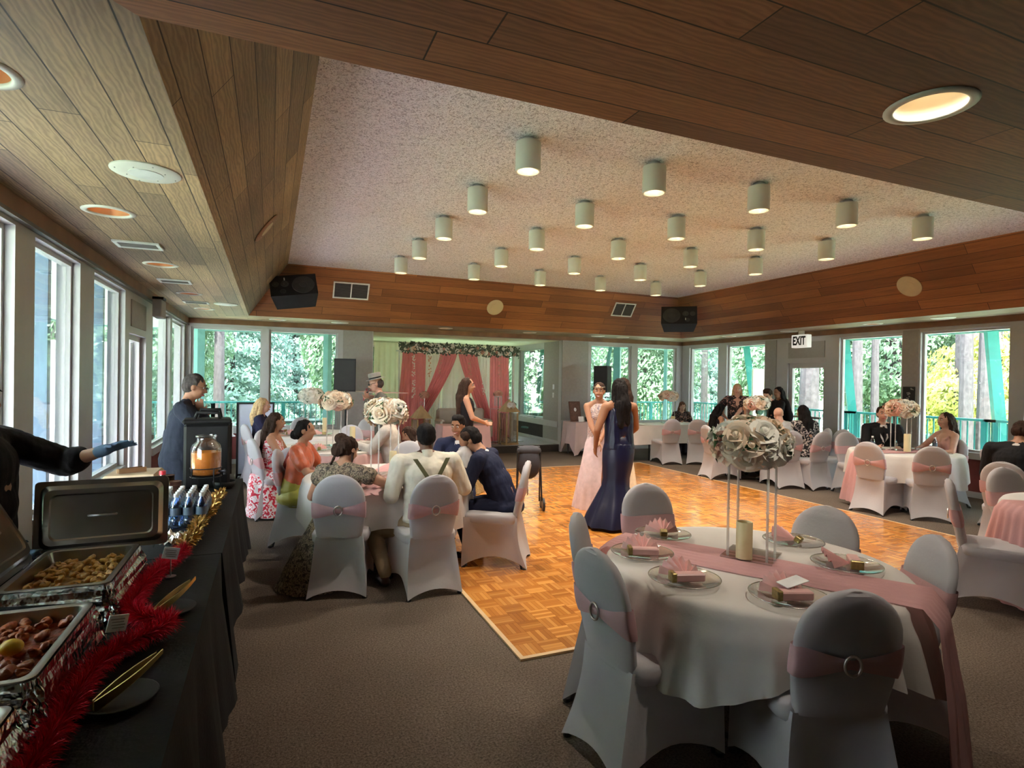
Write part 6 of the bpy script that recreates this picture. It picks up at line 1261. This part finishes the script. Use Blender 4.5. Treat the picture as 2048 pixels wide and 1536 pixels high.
# flower garland on the bar
rd = random.Random(5); t = thing('flower_garland', 'long garland of white and blush flowers with dark leaves above the pink drapes', 'flowers', (4.1, 12.93, 2.36))
m = MB()
for i in range(1100):
    x = rd.uniform(-1.44, 1.48); a = rd.uniform(0, 2*PI); r_ = rd.uniform(.03, .14); c = Vector((x, r_*.9*math.cos(a)-.03, r_*math.sin(a)-.015*x)); s_ = rd.uniform(.025, .05)
    d_ = Vector((rd.uniform(-1, 1), rd.uniform(-1, 1), rd.uniform(-1, 1))).normalized(); e = d_.cross(Vector((.3, 1, .2))).normalized(); m.add([tuple(c-d_*s_), tuple(c+e*s_*.5), tuple(c+d_*s_), tuple(c-e*s_*.5)], [[0, 1, 2, 3]])
sm('eucalyptus', (0.10, 0.13, 0.09), 0.7, var=.3, scale=20); fo = m.build('foliage', 'eucalyptus', t); fo['kind'] = 'stuff'
for i in range(40):
    x = -1.36+2.75*(i+.5)/40+rd.uniform(-.02, .02); o = bpy.data.objects.new('rose', ROSE[rd.choice(['rose_white', 'rose_white', 'rose_blush', 'rose_cream'])]); COL.objects.link(o); o.parent = t
    o.location = (x, -.06-rd.uniform(0, .04), rd.uniform(-.07, .07)-.015*x); k = rd.uniform(.55, 1.05); o.scale = (k, k, k); o.rotation_euler = (PI/2+rd.uniform(-.5, .5), 0, rd.uniform(-.5, .5))
for x, l_ in ((2.98, 1.0), (5.08, .5), (3.6, .45), (4.32, .6), (4.68, .9), (3.35, .5)):
    m = MB(); r2 = random.Random(int(x*100))
    for i in range(int(60*l_)):
        z = -r2.random()*l_; c = Vector((r2.uniform(-.035, .035), r2.uniform(-.03, .03), z)); s_ = .022; d_ = Vector((r2.uniform(-1, 1), 0, r2.uniform(-1, 1))).normalized(); e = Vector((-d_.z, 0, d_.x)); m.add([tuple(c-d_*s_), tuple(c+e*s_*.6), tuple(c+d_*s_), tuple(c-e*s_*.6)], [[0, 1, 2, 3]])
    tag(m.build('hanging_vine', 'rose_white' if l_ > .7 else 'rose_blush', None, False, (x, 12.88, 2.22)), 'trailing string of small pale blossoms hanging from the stage garland', 'flowers', 'blossom strings under the garland')
# love seat, low table with pink cloth, lanterns, plinths
sm('sofa_cream', (0.46, 0.42, 0.33), 0.7, var=.06); sm('wood_pale', (0.50, 0.36, 0.18), 0.6, var=.2, scale=8)
t = thing('love_seat', 'cream love seat on the stage behind the woman in black', 'sofa', (4.08, 12.60, ST))
MB().box((0, .2, .55), (1.15, .14, .55), bev=.05).build('backrest', 'sofa_cream', t); MB().box((0, -.08, .33), (1.05, .5, .16), bev=.04).build('seat', 'sofa_cream', t)
for s_ in (-1, 1): MB().box((s_*.56, -.05, .38), (.12, .56, .42), bev=.04).build('armrest', 'sofa_cream', t)
for sx in (-1, 1):
    for sy in (-.26, .2): MB().lathe([(.025, 0), (.03, .25)], 8, (sx*.5, sy, 0)).build('leg', 'wood_pale', t)
t = thing('low_table', 'small table under the pink cloth before the stage sofa', 'table', (3.7, 11.45, 0)); MB().box((0, 0, .70), (.95, .5, .03)).build('tabletop', 'leg_black', t)
for sx in (-1, 1):
    for sy in (-1, 1): MB().tube([(sx*.42, sy*.2, 0), (sx*.42, sy*.2, .7)], .014, 6).build('leg', 'leg_black', t)
cloth_rect(3.7, 11.45, .49, .27, .05, 'pink pleated cloth on the small table before the stage sofa', 'skirt_pink', .02, 9, .05, z=.722)
def lantern(x, y, z, label, s_=1.0, open_=False, hgt=.62):
    t = thing('lantern', label, 'lantern', (x, y, z), .2, 'house shaped lanterns'); t.scale = (s_, s_, s_); h = hgt
    MB().box((0, 0, .02), (.30, .30, .04)).build('base', 'wood_pale', t)
    for sx in (-1, 1):
        for sy in (-1, 1): MB().box((sx*.13, sy*.13, h*.5), (.025, .025, h-.04)).build('corner_post', 'wood_pale', t)
    for sx, sy, dx, dy in ((1, 0, .004, .24), (-1, 0, .004, .24), (0, 1, .24, .004), (0, -1, .24, .004)): MB().box((sx*.13, sy*.13, h*.5), (dx, dy, h-.06)).build('glass_panel', 'plate_glass', t)
    m = MB(); m.add([(-.17, -.17, h), (.17, -.17, h), (.17, .17, h), (-.17, .17, h), (0, 0, h+.26)], [[3, 2, 1, 0], [0, 1, 4], [1, 2, 4], [2, 3, 4], [3, 0, 4]]); m.build('roof', 'wood_pale', t)
    MB().tube([(.03*math.cos(a), 0, h+.26+.03+.03*math.sin(a)) for a in [2*PI*k/12 for k in range(13)]], .004, 5, False).build('ring', 'steel', t); return t
lantern(3.06, 12.45, ST, 'pale wooden house lantern left of the stage sofa', 1.12, hgt=.56); lantern(5.12, 12.38, ST, 'tall glass house lantern with flowers at the right edge of the stage', 1.15, hgt=.66)
arrangement(5.12, 12.22, ST+.86, 'small white flower bunch on the right stage lantern', .12, .13, 12, 61, name='flower_bunch', group='small stage flower bunches', sc=.8); arrangement(5.1, 12.45, ST+.05, 'golden dried flowers inside the right lantern foot', .10, .10, 8, 62, ('rose_cream',)*3, name='flower_bunch', group='small stage flower bunches', sc=.6)
t = thing('flower_plinth', 'slim pale pink frame plinth right of the stage sofa', 'stand', (4.86, 12.55, ST), 0); m = MB()
for sx in (-1, 1): m.tube([(sx*.13, 0, 0), (sx*.13, 0, .82)], .010, 6)
m.tube([(-.13, 0, .82), (.13, 0, .82)], .010, 6).tube([(-.13, 0, 0), (.13, 0, 0)], .010, 6).tube([(0, -.1, 0), (0, .1, 0)], .010, 6); m.build('frame', 'sash_pink', t)
tag(MB().lathe([(.05, 0), (.03, .02), (.012, .06), (.01, .30), (.02, .34), (.02, .35)], 14).build('candlestick', 'silver_rim', None, True, (4.95, 12.42, ST+.0)), 'slim metal candlestick by the right drape', 'candlestick'); 
t = thing('crystal_stand', 'crystal hung flower stand before the rightmost pink drape', 'stand', (4.98, 12.70, ST)); m = MB(); m.tube([(0, 0, 0), (0, 0, 1.1)], .012, 8); m.build('pole', 'silver_rim', t); MB().lathe([(.1, 0), (.1, .01), (.02, .02)], 20).build('foot', 'silver_rim', t, True, auto=40); m = MB()
for k in range(12): m.tube([(.09*math.cos(k*PI/6), .09*math.sin(k*PI/6), 1.1), (.09*math.cos(k*PI/6), .09*math.sin(k*PI/6), .88)], .004, 5)
m.lathe([(.095, 1.09), (.095, 1.11)], 20); m.build('crystals', 'acrylic_rod', t); arrangement(4.98, 12.70, ST+1.11, 'dusky pink rose ball on the crystal stand at the right of the stage', .12, .13, 12, 63, ('rose_blush',)*3, name='flower_bunch', group='small stage flower bunches', sc=.8)
t = thing('flower_column', 'slim stand behind the left stage lantern', 'stand', (3.20, 12.72, ST)); MB().tube([(0, 0, 0), (0, 0, 1.08)], .012, 8).build('pole', 'silver_rim', t); MB().lathe([(.1, 0), (.1, .01), (.02, .02)], 20).build('foot', 'silver_rim', t, True, auto=40); arrangement(3.20, 12.72, ST+1.07, 'dusky pink rose ball at the left of the stage', .12, .13, 12, 64, ('rose_blush',)*3, name='flower_bunch', group='small stage flower bunches', sc=.8)
# gift table
t = thing('gift_table', 'small table under the pale pink cloth by the grey wall', 'table', (6.75, 11.48, 0)); MB().box((0, 0, .72), (.95, .55, .03)).build('tabletop', 'leg_black', t)
for sx in (-1, 1):
    for sy in (-1, 1): MB().tube([(sx*.42, sy*.22, 0), (sx*.42, sy*.22, .72)], .014, 6).build('leg', 'leg_black', t)
cloth('cloth_blush', (0.72, 0.58, 0.57), .15, .7); cloth_rect(6.75, 11.48, .50, .29, .26, 'pale pink cloth with long corners on the gift table', 'cloth_blush', .03, 12, .08, cor=.24, z=.745)
sm('frame_brown', (0.10, 0.04, 0.02), 0.5); sm('print_brown', (0.14, 0.07, 0.05), 0.7, var=.3, scale=30)
t = thing('picture_frame', 'brown framed picture with a white emblem leaning on the gift table', 'picture', (6.42, 11.50, .75), .1); R_ = Matrix.Rotation(math.radians(-12), 4, 'X'); t.rotation_euler = (math.radians(-12), 0, .1)
m = MB(); m.box((0, 0, .23), (.30, .02, .46)); m.build('frame', 'frame_brown', t); MB().box((0, -.012, .23), (.25, .004, .41)).build('print', 'print_brown', t); MB().ball((0, -.014, .27), (.035, .002, .045), 12, 6).build('emblem', 'cap_white', t)
tag(MB().box((0, 0, .06), (.13, .015, .12), Matrix.Rotation(-.2, 4, 'X')).build('small_card', 'paper', None, False, (6.47, 11.36, .75)), 'small cream card standing before the brown picture frame', 'card'); tag(MB().box((0, 0, .055), (.14, .015, .10), Matrix.Rotation(-.2, 4, 'X')).build('small_sign', 'black_plastic', None, False, (6.66, 11.38, .75)), 'small black sign on the gift table', 'sign')
tag(MB().lathe([(.05, 0), (.06, .01), (.075, .15), (.07, .15), (.055, .02)], 18).build('glass_bowl', 'plate_glass', None, True, (6.80, 11.48, .75)), 'clear glass container on the gift table', 'bowl'); tag(MB().box((0, 0, .08), (.12, .10, .16), bev=.02).build('gift_bag', 'cap_white', None, False, (6.98, 11.48, .75)), 'white gift bag on the gift table', 'bag')
# wall switches, poster
for z, w_ in ((1.52, 'upper'), (1.32, 'lower')):
    t = thing('light_switch', w_ + ' white switch plate on the grey wall right of the stage', 'switch', (AX1+.30 if 0 else AX1-.004, 12.42, z)); MB().box((0, 0, 0), (.008, .075, .12)).build('plate', 'cap_white', t); MB().box((-.008, 0, 0), (.01, .02, .035)).build('toggle', 'cap_white', t)
t = thing('poster', 'small black and white poster on the grey pillar between the right windows', 'poster', (XR-.016, 6.26, 1.50)); MB().box((0, 0, 0), (.004, .20, .32)).build('sheet', 'letter_black', t); m = MB(); r3 = random.Random(8)
for i in range(9): m.box((-.004, r3.uniform(-.07, .07), r3.uniform(-.13, .13)), (.001, r3.uniform(.01, .06), r3.uniform(.01, .03)), Matrix.Rotation(r3.uniform(-.6, .6), 4, 'X'))
m.build('figures', 'wall_gray', t)
# loudspeakers on poles
def tower(x, y, label, h, rz, w_=.36, hh=.62, z0=0):
    t = thing('speaker_stand', 'black tripod stand under the ' + label, 'stand', (x, y, z0), rz); m = MB(); m.tube([(0, 0, .35), (0, 0, h+.05)], .018, 8); m.build('pole', 'leg_black', t)
    for k in range(3): a = k*2*PI/3+.5; MB().tube([(0, 0, .62), (.40*math.cos(a), .40*math.sin(a), .012)], .012, 6).build('leg', 'leg_black', t)
    t = thing('loudspeaker', label, 'speaker', (x, y, z0+h), rz); MB().rings([[(-w_/2, -.15, z), (w_/2, -.15, z), (w_/2-.05, .17, z), (-w_/2+.05, .17, z)] for z in (0, hh)]).build('cabinet', 'black_plastic', t); MB().box((0, -.155, hh/2), (w_-.03, .008, hh-.06)).build('grille', 'grille_dark', t); MB().box((0, .172, hh*.7), (.14, .02, .03)).build('handle', 'leg_black', t)
tower(1.32, 11.35, 'tall black loudspeaker before the left grey wall panel', 1.40, -.25, .40, .62); tower(6.93, 11.22, 'black loudspeaker before the back right window', 1.42, .75, .38, .60)
# banner
sm('banner_pink', (0.80, 0.58, 0.54), .6, var=.06); sm('banner_red', (0.55, 0.08, 0.12), .6)
t = thing('banner_stand', 'tall pale pink banner with dark red lettering by the left grey wall', 'banner', (1.86, 11.78, 0), .25); MB().box((0, 0, .03), (.62, .16, .06)).build('foot', 'steel', t); MB().box((0, 0, .77), (.56, .006, 1.44)).build('sheet', 'banner_pink', t)
MB().lathe([(.045, 0), (.045, .003)], 24).build('logo', 'banner_red', t); bpy.context.view_layer.update(); lg = t.children[-1]; lg.location = (-.20, -.004, 1.40); lg.rotation_euler = (PI/2, 0, 0)
text('FAIRY', .13, 'lettering', 'banner_red', t, frame((.05, -.0045, 1.40), (1, 0, 0), (0, 0, 1)), .002); text('DECOR', .13, 'lettering', 'banner_red', t, frame((.05, -.0045, 1.25), (1, 0, 0), (0, 0, 1)), .002)
for k in range(3): text('~', .25, 'ornament', 'rose_blush', t, frame((.02, -.0045, 1.0-.25*k), (1, 0, 0), (0, 0, 1)), .002)
# framed white board on the left, dark desk with white laptop
sm('board_white', (0.66, 0.70, 0.86), .35, var=.02)
t = thing('framed_board', 'tall white board in a thin black frame behind the blonde woman', 'board', (-.22, 10.16, .02), .02); m = MB()
for sx in (-1, 1): m.box((sx*.265, 0, .61), (.03, .03, 1.22))
m.box((0, 0, 1.205), (.50, .03, .03)).box((0, 0, .06), (.50, .03, .03)); m.build('frame', 'leg_black', t); MB().box((0, 0, .63), (.50, .012, 1.12)).build('panel', 'board_white', t)
for sx in (-1, 1): MB().box((sx*.24, 0, .015), (.03, .30, .03)).build('foot', 'leg_black', t)
t = thing('side_desk', 'black side desk behind the suited man', 'desk', (-.95, 9.7, 0)); MB().b2((-.35, -.3, .72), (.38, .3, .75)).build('top', 'leg_black', t)
for sx in (-.32, .34):
    for sy in (-.26, .26): MB().b2((sx-.015, sy-.015, 0), (sx+.015, sy+.015, .72)).build('leg', 'leg_black', t)
t = thing('laptop', 'white laptop standing open on the black side desk', 'laptop', (-.66, 9.62, .75), .2); MB().box((0, 0, .01), (.32, .22, .018)).build('keyboard', 'cap_white', t); MB().box((0, .11, .11), (.32, .012, .21), Matrix.Rotation(-.2, 4, 'X')).build('screen', 'cap_white', t)
tag(MB().tube([(-.62, 9.5, .74), (-.58, 9.36, .6), (-.62, 9.35, .3), (-.7, 9.3, .02), (-.5, 9.2, .01), (-.4, 9.3, .01)], .006, 6).build('power_cord', 'cap_white', None, True), 'white cord hanging from the side desk to the carpet', 'cord')
tag(MB().box((0, 0, .15), (.4, .35, .30), bev=.03).build('equipment_case', 'black_plastic', None, False, (-.8, 9.55, .0)), 'black equipment case on the floor under the side desk', 'case')
tag(MB().rings([[(.09, .07, 0), (-.09, .07, 0), (-.09, -.07, 0), (.09, -.07, 0)], [(.11, .09, .18), (-.11, .09, .18), (-.11, -.09, .18), (.11, -.09, .18)], [(.02, .02, .30), (-.02, .02, .30), (-.02, -.02, .30), (.02, -.02, .30)]]).build('handbag', 'top_black' if 'top_black' in MATS else 'black_cloth', None, True, (1.12, 8.12, .78)), 'black handbag beside the man in the grey hat', 'bag') if 0 else None
# stroller
sm('wheel_grey', (0.12, 0.11, 0.10), .5); sm('stroller_fabric', (0.03, 0.03, 0.038), .8, var=.2)
t = thing('stroller', 'folded black baby stroller standing behind the man in navy', 'stroller', (3.06, 6.68, 0), -.3)
m = MB()
for s_ in (-1, 1): m.tube([(s_*.16, -.05, .13), (s_*.15, .04, .55), (s_*.14, .08, .80)], .012, 8).tube([(s_*.15, .10, .10), (s_*.14, .02, .5), (s_*.14, -.02, .75)], .010, 8)
m.tube([(-.14, .08, .80), (.14, .08, .80)], .016, 8); m.build('frame', 'leg_black', t)
for s_ in (-1, 1):
    for y, r_ in ((-.06, .085), (.12, .075)):
        mm = MB(); mm.X = Matrix.Translation((s_*.18, y, r_)) @ Matrix.Rotation(PI/2, 4, 'Y'); mm.lathe([(r_*.6, -.014), (r_, -.012), (r_, .012), (r_*.6, .014)], 24); wh = mm.build('wheel', 'leg_black', t, True, auto=40)
        mm = MB(); mm.X = Matrix.Translation((s_*.18, y, r_)) @ Matrix.Rotation(PI/2, 4, 'Y'); mm.lathe([(r_*.72, -.017), (r_*.72, .017)], 20); mm.build('hub', 'wheel_grey', wh, True, auto=40)
m = MB(); ell_ = m.ball((0, .02, .60), (.15, .10, .20), 16, 10); m.ball((0, .05, .76), (.16, .11, .07), 16, 8); m.build('seat_fabric', 'stroller_fabric', t, True)
# small things on tables
for x, y, z, w_ in ((7.72, 5.42, .768, 'before the man in the dark suit'), (8.46, 5.05, .768, 'before the long haired woman')):
    c = dup(wb, (x, y, z), 0, 'clear water bottle on the couple table, ' + w_); c['group'] = 'water bottles on the couple table'
tag(MB().lathe([(.03, 0), (.036, .09), (.033, .09), (.028, .01)], 16).build('paper_cup', 'cup_brown', None, True, (1.28, 7.5, .768)), 'dark paper cup on the pink skirted table', 'cup')
for i, (x, y) in enumerate(((.55, 7.35), (.95, 7.30), (.40, 7.75), (1.15, 7.95))): plate(x, y, 'clear plate on the pink skirted table', .768); napkin(x, y, i*1.3, 'pink folded napkin on the pink skirted table', .776, 'fan')
for i, (x, y) in enumerate(((.30, 9.45), (.75, 9.35), (.15, 9.85))): plate(x, y, 'clear plate on the far left table', .768); napkin(x, y, i*1.3, 'pink folded napkin on the far left table', .776, 'box')
